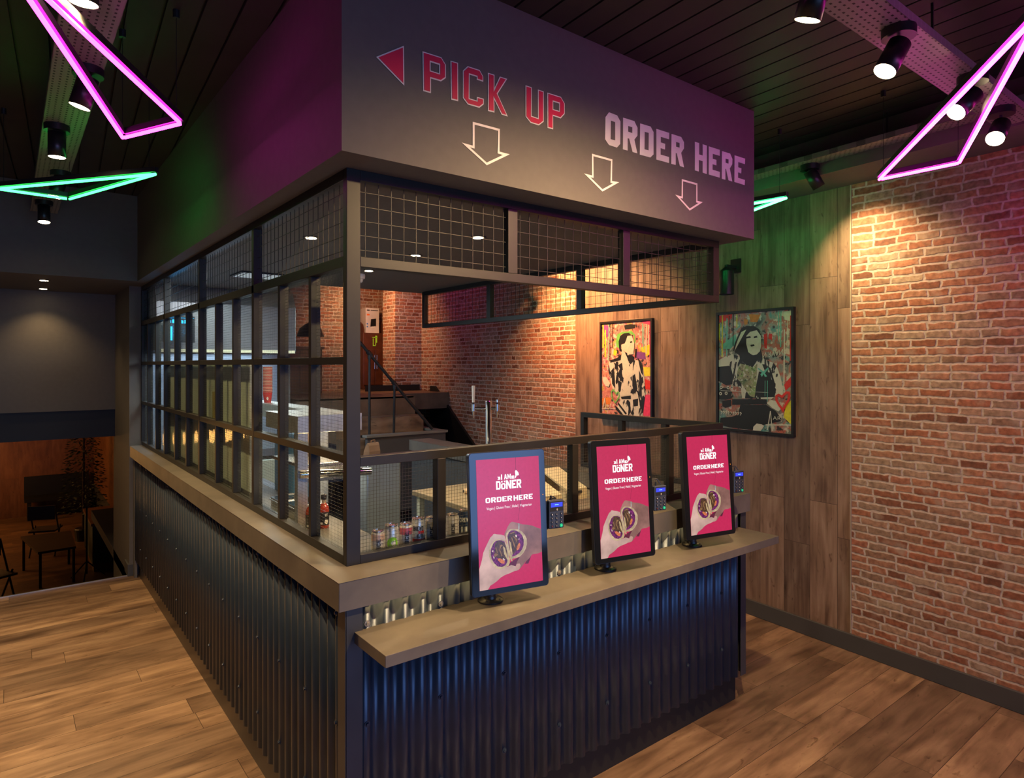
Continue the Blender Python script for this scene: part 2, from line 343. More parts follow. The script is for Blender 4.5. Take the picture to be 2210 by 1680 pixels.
SCR={"handL":[[.002,.836],[.023,.806],[.048,.765],[.069,.716],[.104,.679],[.147,.639],[.186,.605],[.221,.591],[.232,.583],[.255,.581],[.285,.587],[.352,.594],[.404,.605],[.424,.635],[.401,.744],[.437,.85],[.483,.839],[.559,.846],[.61,.868],[.593,.889],[.539,.891],[.478,.9],[.387,.91],[.327,.923],[.266,.946],[.206,.963],[.162,.972],[.135,.994],[.124,1.0],[.0,1.0]],
"handR":[[.403,.596],[.43,.568],[.463,.537],[.5,.511],[.531,.505],[.619,.518],[.696,.535],[.774,.542],[.867,.557],[.929,.575],[.996,.588],[.997,.68],[1.001,.771],[.93,.781],[.843,.781],[.819,.79],[.786,.81],[.729,.831],[.672,.859],[.632,.881],[.593,.889],[.565,.861],[.559,.838],[.609,.798],[.643,.764],[.452,.674]],
"finger":[[.819,.79],[.801,.815],[.77,.849],[.712,.846],[.745,.825]],
"thumb":[[.566,.854],[.582,.837],[.628,.837],[.646,.853],[.636,.874],[.608,.887],[.582,.881]],
"palmL":[[.074,.753],[.122,.684],[.153,.665],[.154,.76],[.194,.814],[.265,.853],[.361,.868],[.481,.861],[.525,.883],[.389,.889],[.283,.908],[.193,.935],[.135,.937],[.065,.895],[.04,.84]],
"wrap1":[[.221,.641],[.259,.626],[.319,.627],[.379,.635],[.416,.646],[.443,.692],[.462,.734],[.473,.78],[.47,.812],[.438,.842],[.384,.856],[.324,.861],[.258,.848],[.216,.826],[.178,.791],[.158,.746],[.158,.702],[.182,.667]],
"wrap2":[[.423,.609],[.436,.587],[.46,.57],[.499,.56],[.561,.563],[.63,.572],[.683,.591],[.727,.617],[.755,.65],[.759,.691],[.739,.727],[.698,.758],[.641,.783],[.579,.792],[.525,.791],[.493,.811],[.474,.769],[.449,.711],[.43,.658]],
"in1":[[.228,.653],[.266,.637],[.334,.635],[.401,.65],[.42,.687],[.439,.733],[.443,.777],[.433,.813],[.401,.835],[.348,.844],[.282,.834],[.232,.806],[.194,.77],[.181,.733],[.188,.693]],
"in2":[[.449,.611],[.475,.583],[.522,.571],[.583,.576],[.643,.594],[.687,.622],[.707,.657],[.703,.698],[.677,.73],[.628,.756],[.565,.771],[.519,.776],[.491,.744],[.466,.69]],
"meat1":[[.25,.658],[.281,.642],[.341,.641],[.4,.659],[.427,.702],[.438,.744],[.435,.784],[.397,.788],[.338,.779],[.272,.766],[.228,.748],[.246,.709]],
"meat2":[[.457,.615],[.481,.595],[.567,.586],[.595,.618],[.622,.658],[.626,.692],[.593,.723],[.552,.753],[.513,.761],[.486,.714]],
"fr":[[[.375,.683],[.404,.7],[.443,.784],[.434,.795],[.386,.743]],[[.469,.646],[.498,.663],[.521,.754],[.512,.768],[.485,.729]],[[.44,.725],[.463,.72],[.516,.809],[.508,.814],[.481,.78]],[[.458,.778],[.476,.787],[.47,.823],[.445,.845],[.431,.838]]],
"strip":[[[.255,.688],[.27,.686],[.289,.727],[.281,.734]],[[.323,.679],[.346,.67],[.376,.676],[.345,.688],[.328,.709],[.362,.759],[.347,.762],[.313,.711]],[[.229,.741],[.259,.729],[.296,.743],[.273,.752],[.242,.76]],[[.502,.619],[.524,.632],[.565,.691],[.555,.712],[.529,.666]],[[.533,.617],[.563,.623],[.607,.649],[.59,.67],[.562,.638]],[[.489,.591],[.559,.582],[.566,.59],[.504,.6]]],
"carrot":[[[.279,.774],[.323,.774],[.367,.789],[.396,.802],[.387,.82],[.342,.816],[.292,.79]],[[.612,.683],[.643,.675],[.649,.698],[.623,.725],[.592,.734],[.585,.719]]],
"seed":[[[.202,.706],[.224,.706],[.219,.72],[.205,.717]],[[.221,.747],[.238,.763],[.234,.772],[.22,.765]],[[.572,.609],[.599,.611],[.597,.63],[.578,.628]],[[.623,.643],[.639,.642],[.634,.651],[.623,.651]],[[.368,.774],[.397,.788],[.385,.798],[.367,.785]]],
"ring":[[.628,.522],[.646,.522],[.652,.539],[.641,.575],[.626,.573]],
"shadow":[[.485,.817],[.563,.798],[.641,.783],[.592,.819],[.566,.854],[.498,.84],[.437,.846]],
"tailL":[[.322,.142],[.368,.143],[.37,.165],[.323,.166],[.34,.154]],
"tailR":[[.544,.142],[.59,.142],[.581,.155],[.595,.167],[.544,.167]],
"doner":[[.62,.099],[.634,.105],[.657,.119],[.666,.134],[.662,.143],[.645,.145],[.631,.142],[.62,.156],[.607,.166],[.593,.159],[.599,.147],[.611,.143],[.608,.131],[.606,.121],[.605,.11]],
"crack":[[.619,-.001],[.624,-.0],[.621,.09],[.674,.155],[.705,.201],[.69,.262],[.677,.365],[.653,.432],[.633,.499],[.628,.499],[.65,.432],[.67,.364],[.683,.261],[.7,.201],[.668,.157],[.616,.092]]}
PA={"body":[[-.006,.403],[.11,.368],[.22,.355],[.303,.37],[.59,.365],[.657,.4],[.765,.427],[.819,.467],[.86,.54],[.89,.638],[.889,.711],[.805,.693],[.74,.728],[.674,.73],[.518,.727],[.345,.732],[.323,.642],[.216,.623],[-.008,.605]],
"dark1":[[-.006,.461],[.158,.453],[.217,.545],[.204,.616],[.107,.624],[-.008,.59]],
"hair":[[.214,.32],[.245,.25],[.282,.194],[.33,.133],[.412,.111],[.515,.118],[.582,.147],[.609,.202],[.602,.311],[.624,.379],[.545,.392],[.408,.377],[.303,.363]],
"face":[[.405,.197],[.457,.164],[.548,.153],[.604,.202],[.608,.284],[.591,.331],[.546,.358],[.489,.364],[.432,.336],[.404,.267]],
"chin":[[.303,.349],[.432,.343],[.523,.371],[.556,.406],[.499,.46],[.407,.447],[.314,.398]],
"shirt":[[.577,.501],[.732,.507],[.742,.574],[.805,.647],[.783,.707],[.552,.72],[.542,.611]],
"mid":[[.314,.433],[.407,.447],[.499,.467],[.556,.433],[.542,.611],[.518,.721],[.45,.709],[.347,.614],[.265,.559],[.277,.496]],
"guitar":[[.202,.743],[.685,.73],[.685,.77],[.202,.792]],
"low":[[.321,.788],[.437,.785],[.674,.777],[.803,.826],[.887,.896],[.627,.948],[.492,.996],[.163,.992],[.015,.978],[.029,.913],[.2,.898],[.284,.874]],
"head":[[.007,.676],[.057,.647],[.143,.649],[.203,.686],[.196,.736],[.105,.753],[.006,.748]],
"head2":[[.056,.761],[.19,.75],[.183,.807],[.104,.824],[.055,.811]],
"hand":[[.685,.763],[.74,.735],[.804,.74],[.867,.804],[.835,.825],[.76,.801]],
"heart":[[.898,.829],[.836,.779],[.794,.733],[.799,.693],[.837,.679],[.879,.691],[.9,.678],[.932,.657],[.979,.66],[.989,.689],[.973,.735],[.93,.782]],
"yellow":[[.92,.776],[.999,.721],[1.001,.93],[.95,.899],[.898,.869]],
"plec":[[.503,.968],[.549,.938],[.616,.942],[.649,.953],[.604,.996],[.497,1.001]],
"A":[[[.687,.985],[.728,.826],[.738,.825],[.763,.988],[.749,.989],[.733,.849],[.701,.984]],[[.671,.939],[.999,.923],[.999,.931],[.671,.947]]],
"nirv":[[.652,.366],[.658,.312],[.963,.29],[.967,.349]],
"drips":[[[-.001,.079],[.016,.08],[.014,.227],[-.003,.227]],[[.044,.002],[.061,.003],[.056,.375],[.039,.375]],[[.112,.033],[.13,.034],[.124,.414],[.107,.414]],[[.147,.013],[.159,.014],[.154,.393],[.142,.393]],[[.206,.002],[.221,.002],[.217,.277],[.203,.277]],[[.26,.004],[.272,.005],[.271,.124],[.259,.123]],[[.827,.002],[.838,.002],[.834,.248],[.824,.248]],[[.857,.003],[.869,.004],[.865,.301],[.853,.301]],[[.899,.157],[.914,.157],[.908,.585],[.893,.585]],[[.977,.048],[.993,.049],[.988,.411],[.972,.411]],[[.945,.08],[.953,.08],[.951,.244],[.943,.244]],[[.66,.575],[.667,.575],[.666,.707],[.658,.707]],[[.689,.575],[.698,.575],[.696,.75],[.687,.75]]],
"patch":[[[.004,.007],[.2,.001],[.188,.043],[.078,.06],[.003,.072]],[[.366,.05],[.424,.059],[.412,.101],[.371,.099]],[[.637,.19],[.682,.184],[.68,.312],[.647,.305]],[[.703,.185],[.747,.189],[.746,.239],[.708,.232]],[[.062,.26],[.246,.179],[.269,.243],[.172,.305],[.062,.303]],[[.901,.605],[.986,.539],[.995,.604],[.922,.657]],[[.436,.012],[.595,.025],[.549,.085],[.458,.081]],[[.899,.012],[.993,.009],[.981,.094],[.908,.078]]]}
PB={"body":[[.162,.41],[.329,.383],[.424,.331],[.544,.319],[.686,.39],[.826,.415],[.873,.559],[.895,.714],[.841,.959],[.427,.979],[.334,.892],[.403,.812],[.241,.699],[.174,.569],[.147,.503]],
"hair":[[.366,.2],[.4,.142],[.481,.115],[.574,.114],[.632,.141],[.547,.145],[.52,.19],[.493,.222],[.426,.221],[.412,.266],[.438,.305],[.384,.299]],
"face":[[.547,.145],[.632,.144],[.683,.218],[.682,.263],[.662,.333],[.596,.339],[.505,.312],[.432,.286],[.419,.234],[.493,.222],[.52,.19]],
"neck":[[.432,.286],[.492,.312],[.543,.371],[.582,.435],[.567,.563],[.5,.603],[.461,.532],[.437,.403]],
"collar":[[.544,.345],[.648,.345],[.686,.396],[.608,.441],[.582,.409]],
"coll2":[[.424,.331],[.41,.396],[.19,.423],[.19,.396],[.343,.37]],
"lapel":[[.581,.454],[.646,.486],[.684,.536],[.566,.595],[.567,.531]],
"stripe":[[[.217,.502],[.259,.475],[.285,.567],[.296,.698],[.228,.647]],[[.313,.534],[.381,.527],[.474,.584],[.433,.617],[.353,.566]],[[.339,.599],[.433,.63],[.405,.715],[.365,.696]],[[.645,.562],[.697,.536],[.745,.687],[.693,.751],[.643,.657]],[[.774,.497],[.823,.559],[.831,.809],[.782,.748]],[[.273,.423],[.341,.436],[.368,.501],[.3,.488]],[[.355,.449],[.436,.422],[.462,.5],[.408,.5]],[[.41,.779],[.615,.76],[.615,.798],[.43,.804]],[[.654,.803],[.756,.787],[.755,.862],[.665,.872]],[[.321,.88],[.481,.976],[.427,.979],[.293,.907]],[[.362,.839],[.534,.948],[.507,.962],[.348,.859]],[[.751,.371],[.825,.421],[.861,.559],[.811,.522]],[[.701,.282],[.733,.282],[.712,.371],[.693,.371]]],
"belly":[[.418,.734],[.552,.679],[.59,.754],[.417,.773]],
"handm":[[.032,.577],[.103,.576],[.187,.641],[.158,.682],[.088,.67],[.031,.624]],
"heart":[[.294,.855],[.219,.799],[.206,.727],[.248,.699],[.296,.724],[.316,.743],[.351,.723],[.384,.735],[.39,.78],[.335,.827]],
"halo":[[.304,.199],[.333,.121],[.442,.098],[.627,.096],[.691,.136],[.702,.206],[.676,.231],[.665,.141],[.548,.113],[.414,.123],[.372,.2],[.385,.279],[.317,.252]],
"drips":[[[.019,.006],[.045,.007],[.041,.262],[.015,.262]],[[.068,.068],[.091,.069],[.086,.363],[.064,.363]],[[.147,.003],[.164,.004],[.158,.403],[.141,.403]],[[.175,.004],[.186,.005],[.18,.41],[.169,.41]],[[.227,.006],[.241,.006],[.237,.264],[.223,.264]],[[.832,.026],[.847,.026],[.844,.233],[.829,.233]],[[.857,.058],[.869,.058],[.865,.29],[.853,.29]],[[.901,.022],[.918,.022],[.913,.334],[.896,.334]],[[.945,.017],[.959,.017],[.955,.247],[.94,.247]],[[.975,.005],[1.0,.006],[.993,.39],[.968,.39]]],
"patch":[[[.04,.013],[.14,.023],[.152,.137],[.095,.149],[.039,.067]],[[.261,.284],[.33,.298],[.302,.35],[.247,.337]],[[.469,.033],[.602,.025],[.705,.034],[.692,.072],[.495,.079]],[[.803,.271],[.99,.235],[1.0,.335],[.851,.371]],[[.85,.465],[.998,.471],[.996,.557],[.873,.559]],[[.701,.308],[.89,.321],[.901,.39],[.725,.384]],[[.873,.584],[.983,.607],[.981,.693],[.821,.685]],[[.87,.746],[.993,.742],[.989,.951],[.853,.958]],[[.82,-.0],[1.0,.003],[.981,.049],[.857,.026]],[[-.0,.806],[.198,.793],[.183,.866],[.006,.879]]],
"A":[[[.027,.905],[.064,.804],[.079,.803],[.098,.916],[.084,.916],[.068,.837],[.041,.911]],[[.006,.914],[.307,.903],[.307,.909],[.005,.921]]]}
SG={"tri":[[[.9334,2.7683],[1.0331,2.8342],[1.0346,2.7026]]],
"P":[[[1.1036,2.8371],[1.1777,2.8386],[1.196,2.818],[1.196,2.7719],[1.1765,2.7553],[1.1366,2.7544],[1.1366,2.7042],[1.1058,2.7037]],[[1.1351,2.8097],[1.1688,2.8102],[1.1688,2.781],[1.1351,2.7809]]],
"I":[[[1.2149,2.8381],[1.2461,2.8391],[1.2469,2.7046],[1.2173,2.7032]]],
"C":[[[1.2869,2.8392],[1.3387,2.84],[1.3548,2.8209],[1.3548,2.8021],[1.326,2.8019],[1.326,2.8119],[1.2951,2.8113],[1.2943,2.7268],[1.326,2.7272],[1.326,2.7404],[1.357,2.7413],[1.357,2.7211],[1.3378,2.7039],[1.2877,2.7032],[1.2664,2.7217],[1.2664,2.8177]]],
"K":[[[1.3754,2.8406],[1.405,2.841],[1.405,2.793],[1.4297,2.8415],[1.4638,2.8422],[1.4191,2.7748],[1.4665,2.7031],[1.4378,2.7034],[1.4041,2.7505],[1.405,2.703],[1.3754,2.7019]]],
"U":[[[1.5516,2.842],[1.5821,2.842],[1.5812,2.7325],[1.6131,2.7318],[1.6131,2.842],[1.6425,2.8422],[1.6425,2.7245],[1.6179,2.7047],[1.5764,2.7048],[1.5516,2.7233]]],
"P2":[[[1.6614,2.8426],[1.7325,2.8442],[1.7532,2.8226],[1.7532,2.781],[1.7314,2.7582],[1.6916,2.7587],[1.6916,2.7056],[1.6624,2.705]],[[1.6921,2.8149],[1.7232,2.8158],[1.7232,2.786],[1.6921,2.7853]]],
"A1":[[[1.3084,2.6471],[1.4297,2.6486],[1.428,2.5648],[1.4756,2.5644],[1.3703,2.5034],[1.2615,2.5629],[1.3084,2.5618]]],
"O":[[[2.0077,2.8491],[2.0576,2.8479],[2.078,2.8263],[2.0769,2.7302],[2.0565,2.7101],[2.0077,2.7105],[1.9838,2.7303],[1.9859,2.8235]],[[2.0185,2.8173],[2.0456,2.8161],[2.0456,2.7379],[2.0169,2.7374]]],
"R":[[[2.0946,2.8472],[2.1671,2.8489],[2.1879,2.8242],[2.1873,2.7896],[2.1671,2.7678],[2.1867,2.7115],[2.1556,2.7114],[2.134,2.7653],[2.1238,2.7646],[2.1238,2.711],[2.0935,2.7102]],[[2.1272,2.8189],[2.1539,2.8189],[2.1539,2.7934],[2.1272,2.7937]]],
"D":[[[2.2054,2.8476],[2.276,2.8497],[2.296,2.8292],[2.296,2.7288],[2.2742,2.7106],[2.203,2.7093]],[[2.2354,2.8177],[2.2634,2.8184],[2.2622,2.7401],[2.2342,2.7391]]],
"E":[[[2.3155,2.8483],[2.4067,2.8501],[2.4054,2.8206],[2.3463,2.8191],[2.3463,2.7934],[2.3776,2.7936],[2.3763,2.7675],[2.3451,2.7675],[2.3451,2.7378],[2.4054,2.7385],[2.4054,2.7109],[2.3155,2.7095]]],
"R2":[[[2.4233,2.8493],[2.4948,2.8506],[2.5161,2.8302],[2.5161,2.8012],[2.4948,2.7761],[2.5161,2.7118],[2.4856,2.7123],[2.4621,2.7674],[2.4543,2.7679],[2.4543,2.7113],[2.422,2.7104]],[[2.4569,2.8193],[2.483,2.8199],[2.483,2.7976],[2.4569,2.7972]]],
"H":[[[2.6,2.8506],[2.6333,2.8509],[2.6333,2.7964],[2.6613,2.7969],[2.6613,2.8516],[2.6947,2.8518],[2.694,2.713],[2.6613,2.7139],[2.6613,2.7695],[2.6305,2.7695],[2.6305,2.7134],[2.6,2.7128]]],
"E2":[[[2.7105,2.8516],[2.8019,2.8531],[2.8019,2.8232],[2.743,2.8219],[2.743,2.7967],[2.7738,2.7975],[2.7738,2.7704],[2.7416,2.7704],[2.7416,2.7425],[2.8019,2.7432],[2.8019,2.7142],[2.7105,2.7134]]],
"R3":[[[2.8199,2.8506],[2.8913,2.8526],[2.9114,2.8289],[2.9099,2.8017],[2.8882,2.7761],[2.9106,2.7139],[2.8775,2.7143],[2.8561,2.7683],[2.85,2.768],[2.85,2.7122],[2.8199,2.7121]],[[2.8515,2.8193],[2.8775,2.82],[2.8775,2.7981],[2.8515,2.7985]]],
"E3":[[[2.9301,2.8515],[3.0256,2.8531],[3.024,2.8244],[2.9631,2.8236],[2.9631,2.7964],[2.9918,2.7964],[2.9902,2.7697],[2.9616,2.7699],[2.9616,2.7418],[3.024,2.7419],[3.0215,2.7149],[2.9286,2.7152]]],
"A2":[[[1.9056,2.6534],[2.0277,2.6536],[2.0255,2.5615],[2.0702,2.564],[1.9679,2.507],[1.8611,2.5636],[1.9067,2.5632]]],
"A3":[[[2.5001,2.6537],[2.6193,2.6537],[2.6193,2.5697],[2.6627,2.5705],[2.5604,2.5143],[2.4517,2.5722],[2.4988,2.5715]]]}
# ---------------------------------------------------------------- the room
WDV = V((.0611, .99813, 0)); WNV = V((.99813, -.0611, 0)); WD0 = 4.017      # the long wall is a few degrees off the counter
def WP(s_, off=0.0, z=0.0): p = WDV*s_+WNV*(WD0-off); return V((p.x, p.y, z))
ZC, ZS, ZT = 3.12, 2.445, 1.10
def planks(name, mat, x0, x1, y0, y1, z, t=.1):
    b = MB(); b.box(x0, x1, y0, y1, z-t, z-.001); b.quad([(x0, y0, z), (x1, y0, z), (x1, y1, z), (x0, y1, z)], [(x0, y0), (x1, y0), (x1, y1), (x0, y1)])
    return b.build(name, mat)
struct(planks('floor', wood_floor, -3.6, 5.2, -4.6, 6.29, 0))
b = MB(); b.box(.814, 5.2, 6.29, 9.4, -.1, -.001); struct(b.build('floor', MDK))
def wallseg(name, mat, s0, s1, z0, z1, off=0.0):
    b = MB(); P = [WP(s0, off, z0), WP(s1, off, z0), WP(s1, off, z1), WP(s0, off, z1)]; Q = [WP(s0, -.12, z0), WP(s1, -.12, z0), WP(s1, -.12, z1), WP(s0, -.12, z1)]
    b.quad(P[::-1], [(s0, z0), (s1, z0), (s1, z1), (s0, z1)][::-1]); b.add(P+Q, [(4, 5, 6, 7), (0, 1, 5, 4), (1, 2, 6, 5), (2, 3, 7, 6), (3, 0, 4, 7)]); return struct(b.build(name, mat))
wallseg('wall_right', brick_m, -4.7, 2.117, 0, ZC)
o = wallseg('wall_right', wood_wall, 2.117, 4.766, 0, ZC)
# vertical planks: u along height
for l in o.data.uv_layers[0].data: l.uv = (l.uv[1]+.3, l.uv[0]+.017)
wallseg('wall_right', brick_m, 4.766, 9.6, 0, 4.2)
b = MB(); b.bar(WP(2.117, .004, .11), WP(2.117, .004, 2.9), .004, .008, up=WDV); struct(b.build('trim_1', M('edge_trim', (.35, .3, .25), .4)))
b = MB(); P = lambda s_, o_, z: WP(s_, o_, z)
b.obox((WP(-4.6, .009, .054)+WP(6.0, .009, .054))/2, WDV*5.3, WNV*.009, V((0, 0, .054))); struct(b.build('baseboard_right', MDK, bevel=.004))
b = MB()                                                                     # boxed-in beam along the top of the wall
b.obox((WP(-4.6, .18, 3.01)+WP(6, .18, 3.01))/2, WDV*5.3, WNV*.18, V((0, 0, .11))); struct(b.build('wall_right_beam', MG)); bpy.data.objects['wall_right_beam'].name = 'trim_2'
# boarded ceiling
b = MB(); pit = .12
for k in range(-34, 42):
    c0 = WDV*1.8+WNV*(k*pit); b.obox((c0.x, c0.y, ZC+.01), WDV*6.4, WNV*(pit/2-.005), V((0, 0, .01)))
b.box(-3.8, 5.4, -4.8, 9.6, ZC+.02, ZC+.06); struct(b.build('ceiling', MCE))
# walls behind the camera and to the left, closing the room
b = MB(); b.box(-3.7, -3.6, -4.6, 9.5, 0, ZC); struct(b.build('wall_left', MG))
b = MB(); b.box(-3.7, 5.2, -4.7, -4.6, 0, ZC); struct(b.build('wall_back', MDK))
b = MB(); b.box(-1.8, -1.7, -4.59, -4.55, .2, 2.85); b.box(3.6, 3.7, -4.59, -4.55, .2, 2.85); b.box(-1.8, 3.7, -4.59, -4.55, .12, .2); b.box(-1.8, 3.7, -4.59, -4.55, 2.85, 2.95); b.box(.9, .98, -4.59, -4.55, .2, 2.85)
struct(b.build('window_1', MBL))
# bulkhead over the kitchen and the ceiling it makes inside
b = MB(); b.box(.818, 3.113, 1.903, 5.25, ZS, ZC); b.box(.818, 1.95, 5.25, 6.275, ZS, ZC)
BH = struct(b.build('wall_bulkhead', MG))
b = MB(); b.box(-3.6, .818, 5.878, 7.17, ZS, ZC); struct(b.build('wall_bulkhead', MG))
b = MB(); b.box(-3.6, .815, 7.17, 7.3, 1.357, ZC); struct(b.build('wall_far', MG))
b = MB(); b.box(-3.6, .815, 7.19, 7.3, 1.10, 1.357); struct(b.build('shade_band', MBK))  # black band stands in for a recessed face lying in shade
b = MB(); b.box(.814, .90, 6.275, 7.3, -1.7, ZS); b.box(.90, 2.22, 6.42, 6.52, 0, ZC); struct(b.build('wall_pier', MG))
b = MB(); b.box(.80, .90, 6.262, 6.275, 0, .10); b.box(.80, .814, 6.275, 6.45, 0, .10); struct(b.build('baseboard_pier', MDK, bevel=.003))
b = MB(); b.box(-3.6, .80, 6.285, 6.30, -.06, .006); struct(b.build('trim_4', M('steel_nosing', (.5, .48, .44), .3, .8)))
b = MB(); b.box(-3.6, .814, 6.31, 6.33, -1.6, -.06); struct(b.build('wall_stairwell', MDK))
# lower room past the stairwell
OW = wood('orange_wood', 2.4, .9, [(.16, .06, .018), (.22, .085, .025), (.27, .11, .035), (.32, .14, .05)], .5, 9)
struct(planks('floor_lower', wood('lower_floor', 1.2, .16, [(.10, .05, .03), (.15, .08, .045), (.2, .11, .06), (.25, .14, .08)], .4), -7, 4.5, 6.33, 19, -1.6))
b = MB(); b.quad([(-7, 18, -1.6), (4, 18, -1.6), (4, 18, 2.5), (-7, 18, 2.5)], [(0, 0), (0, 11), (4.1, 11), (4.1, 0)]); b.box(-7, 4, 18.01, 18.1, -1.6, 2.5); struct(b.build('wall_lower', OW))
b = MB(); b.box(1.62, 1.75, 11.0, 18, -1.6, 2.5); struct(b.build('wall_lower', MDK))
b = MB(); b.quad([(1.61, 18, -1.0), (1.61, 13.0, -1.0), (1.61, 13.0, 1.6), (1.61, 18, 1.6)], [(0, 0), (5, 0), (5, 2.6), (0, 2.6)]); struct(b.build('trim_5', OW))
b = MB(); b.box(1.62, 1.75, 7.3, 11.0, -1.6, 2.5); struct(b.build('wall_lower', MDK))
b = MB(); b.box(-7, 1.75, 7.3, 18.1, 2.5, 2.6); struct(b.build('ceiling_lower', MDK))
b = MB(); b.box(-7.1, -7, 6.3, 18.1, -1.6, 2.6); struct(b.build('wall_lower', MDK))
# walls round the stair to the landing behind the kitchen
def bw(name, pts, z0, z1, t=.08):
    b = MB(); s_ = 0
    for a, c in zip(pts, pts[1:]):
        L_ = (V(c)-V(a)).length; b.quad([(*a, z0), (*c, z0), (*c, z1), (*a, z1)], [(s_, z0), (s_+L_, z0), (s_+L_, z1), (s_, z1)]); s_ += L_
    return struct(b.build(name, brick_m))
bw('wall_far', [(2.0, 8.25), (3.62, 8.25), (3.62, 8.9), (4.42, 8.9), (4.42, 8.145), (4.099, 8.145), (4.099, 7.78), (4.52, 7.78)], 1.3, 4.2)
LZ = 1.43                                                                    # landing level
b = MB(); b.box(2.3, 3.60, 6.62, 7.9, LZ-.2, LZ); b.box(2.3, 4.5, 7.0, 9.2, LZ-.2, LZ-.001); b.box(2.3, 3.62, 6.4, 6.62, 1.02, LZ)
struct(planks('floor_landing', wood_floor, 2.3, 3.6, 6.4, 8.9, LZ+.002, .02)); MSW_ = M('stair_wood', (.15, .092, .06), .5, var=.35, scale=5); struct(b.build('floor_landing', MSW_))
st = MB()
for k in range(2): st.box(2.6, 3.60, 6.4-.22*(k+1)+.001, 6.4-.22*k, LZ-.2*(k+1)-.25, LZ-.2*(k+1))
so = MB()
for k in range(2):
    y = 6.4-.22*(k+1); z = LZ-.2*(k+1); x1 = 3.60
    so.quad([(2.6, y, z-.25), (x1, y, z-.25), (x1, y, z), (2.6, y, z)], [(0, 0), (1.1, 0), (1.1, .17), (0, .17)]); so.quad([(2.6, y, z+.001), (x1, y, z+.001), (x1, y+.22, z+.001), (2.6, y+.22, z+.001)], [(0, .2), (1.1, .2), (1.1, .37), (0, .37)])
so.m = 1; so.add(st.v, st.f)
t_ = thing('staircase', 'short flight of brown wood steps climbing to the landing behind the kitchen', 'stairs', (3.1, 6.1, .7))
so.build('steps', [wood_floor, MSW_], t_, t_.location)
b = MB()                                                                     # raked skirting boards either side
P = [(7.72, 1.50), (7.60, 1.50), (6.68, .88), (6.2, .57), (6.2, .3), (7.6, 1.0), (7.72, 1.05)]
b.prism([P], lambda a, z, h: WP(a, .005+h, z), .03); b.build('stringer', MBK, t_, t_.location)
b = MB(); b = MB(); b.box(3.66, 4.46, 7.755, 7.775, LZ+.003, LZ+.08); b.build('skirting', MBK, t_, t_.location); b = MB(); b.prism([[(6.85, 1.2), (6.35, 1.2), (5.95, .86), (6.3, .86)]], lambda a, z, h: (2.86+h, a, z), .04); b.build('stringer', MBK, t_, t_.location)
t_ = thing('low_partition', 'grey painted half wall with a flat capping in front of the steps', 'partition', (3.2, 6.0, .3))
b = MB(); b.box(2.79, 3.69, 5.87, 5.92, .3, 1.06); b.box(3.64, 3.69, 5.92, 7.0, .3, 1.06); b.build('panel', MDK, t_, t_.location)
b = MB(); b.box(2.77, 3.71, 5.85, 5.95, 1.06, 1.085); b.box(3.62, 3.71, 5.95, 7.0, 1.06, 1.085); b.build('capping', M('cap_paint', (.17, .165, .15), .5), t_, t_.location, bevel=.004)
t_ = thing('handrail', 'black pipe handrail with two uprights sloping down beside the steps', 'handrail', (3.1, 5.98, 1.08))
A_, B_ = V((2.70, 5.98, 2.07)), V((3.56, 5.93, 1.10))
b = MB(); b.cyl(A_, B_, .016, n=12); b.build('rail', MBL, t_, t_.location, smooth=True)
for x in (2.86, 3.13):
    k = (x-A_.x)/(B_.x-A_.x); p = A_.lerp(B_, k)
    b = MB(); b.cyl((p.x, 5.975, 1.0), p, .013, n=12); q = b.build('post', MBL, t_, t_.location, smooth=True)
    b = MB(); b.cyl(p-(B_-A_).normalized()*.03, p+(B_-A_).normalized()*.03, .024, n=12); b.cyl(p-V((0, 0, .05)), p, .02, n=12); b.build('clamp', MBL, q, t_.location, smooth=True)
t_ = thing('storage_cupboard', 'tall dark red wooden cupboard with rounded top rails standing on the landing', 'cupboard', (4.2, 8.65, LZ))
MRW = M('red_wood', (.085, .026, .014), .4, var=.3, scale=9)
b = MB(); b.box(4.0, 4.36, 8.56, 8.85, LZ, 2.24); b.build('body', MRW, t_, t_.location, bevel=.006)
for x in (4.0, 4.34):
    b = MB(); b.prism([[(8.56, 2.24), (8.85, 2.24), (8.85, 2.36), (8.80, 2.40), (8.68, 2.40), (8.60, 2.36), (8.56, 2.28)]], lambda a, z, h: (x+h, a, z), .02); b.build('side_rail', MRW, t_, t_.location)
for x0, x1, hx in ((4.01, 4.175, 4.165), (4.185, 4.35, 4.2)):
    b = MB(); b.box(x0, x1, 8.545, 8.56, LZ+.06, 2.0); d_ = b.build('door', MRW, t_, t_.location, bevel=.004)
    b = MB(); b.cyl((hx, 8.53, 1.72), (hx, 8.53, 1.92), .005, n=8); b.build('handle', MST, d_, t_.location)
b = MB(); b.box(4.15, 4.16, 8.553, 8.56, 2.06, 2.16); b.box(4.15, 4.19, 8.553, 8.56, 2.05, 2.06); b.box(4.19, 4.2, 8.553, 8.56, 2.06, 2.2); b.box(4.2, 4.215, 8.553, 8.56, 2.1, 2.2); b.box(4.14, 4.22, 8.553, 8.56, 2.17, 2.18)
b.build('sticker', M('lime_sticker', (.35, .7, .05), .5, emit=(.2, .5, .02), es=.08), t_, t_.location)
t_ = thing('printer_box', 'white printed carton showing a black printer standing on the cupboard', 'box', (4.2, 8.7, 2.24))
b = MB(); b.box(4.06, 4.27, 8.6, 8.78, 2.24, 2.60); b.build('carton', M('carton_white', (.62, .58, .6), .6), t_, t_.location, bevel=.003)
b = MB(); f_ = lambda x, z, h: (x, 8.598-h, z)
b.m = 0; b.prism([[(4.13, 2.33), (4.22, 2.34), (4.22, 2.45), (4.14, 2.44)]], f_); b.m = 1; b.prism([[(4.145, 2.31), (4.205, 2.32), (4.205, 2.34), (4.145, 2.335)]], f_)
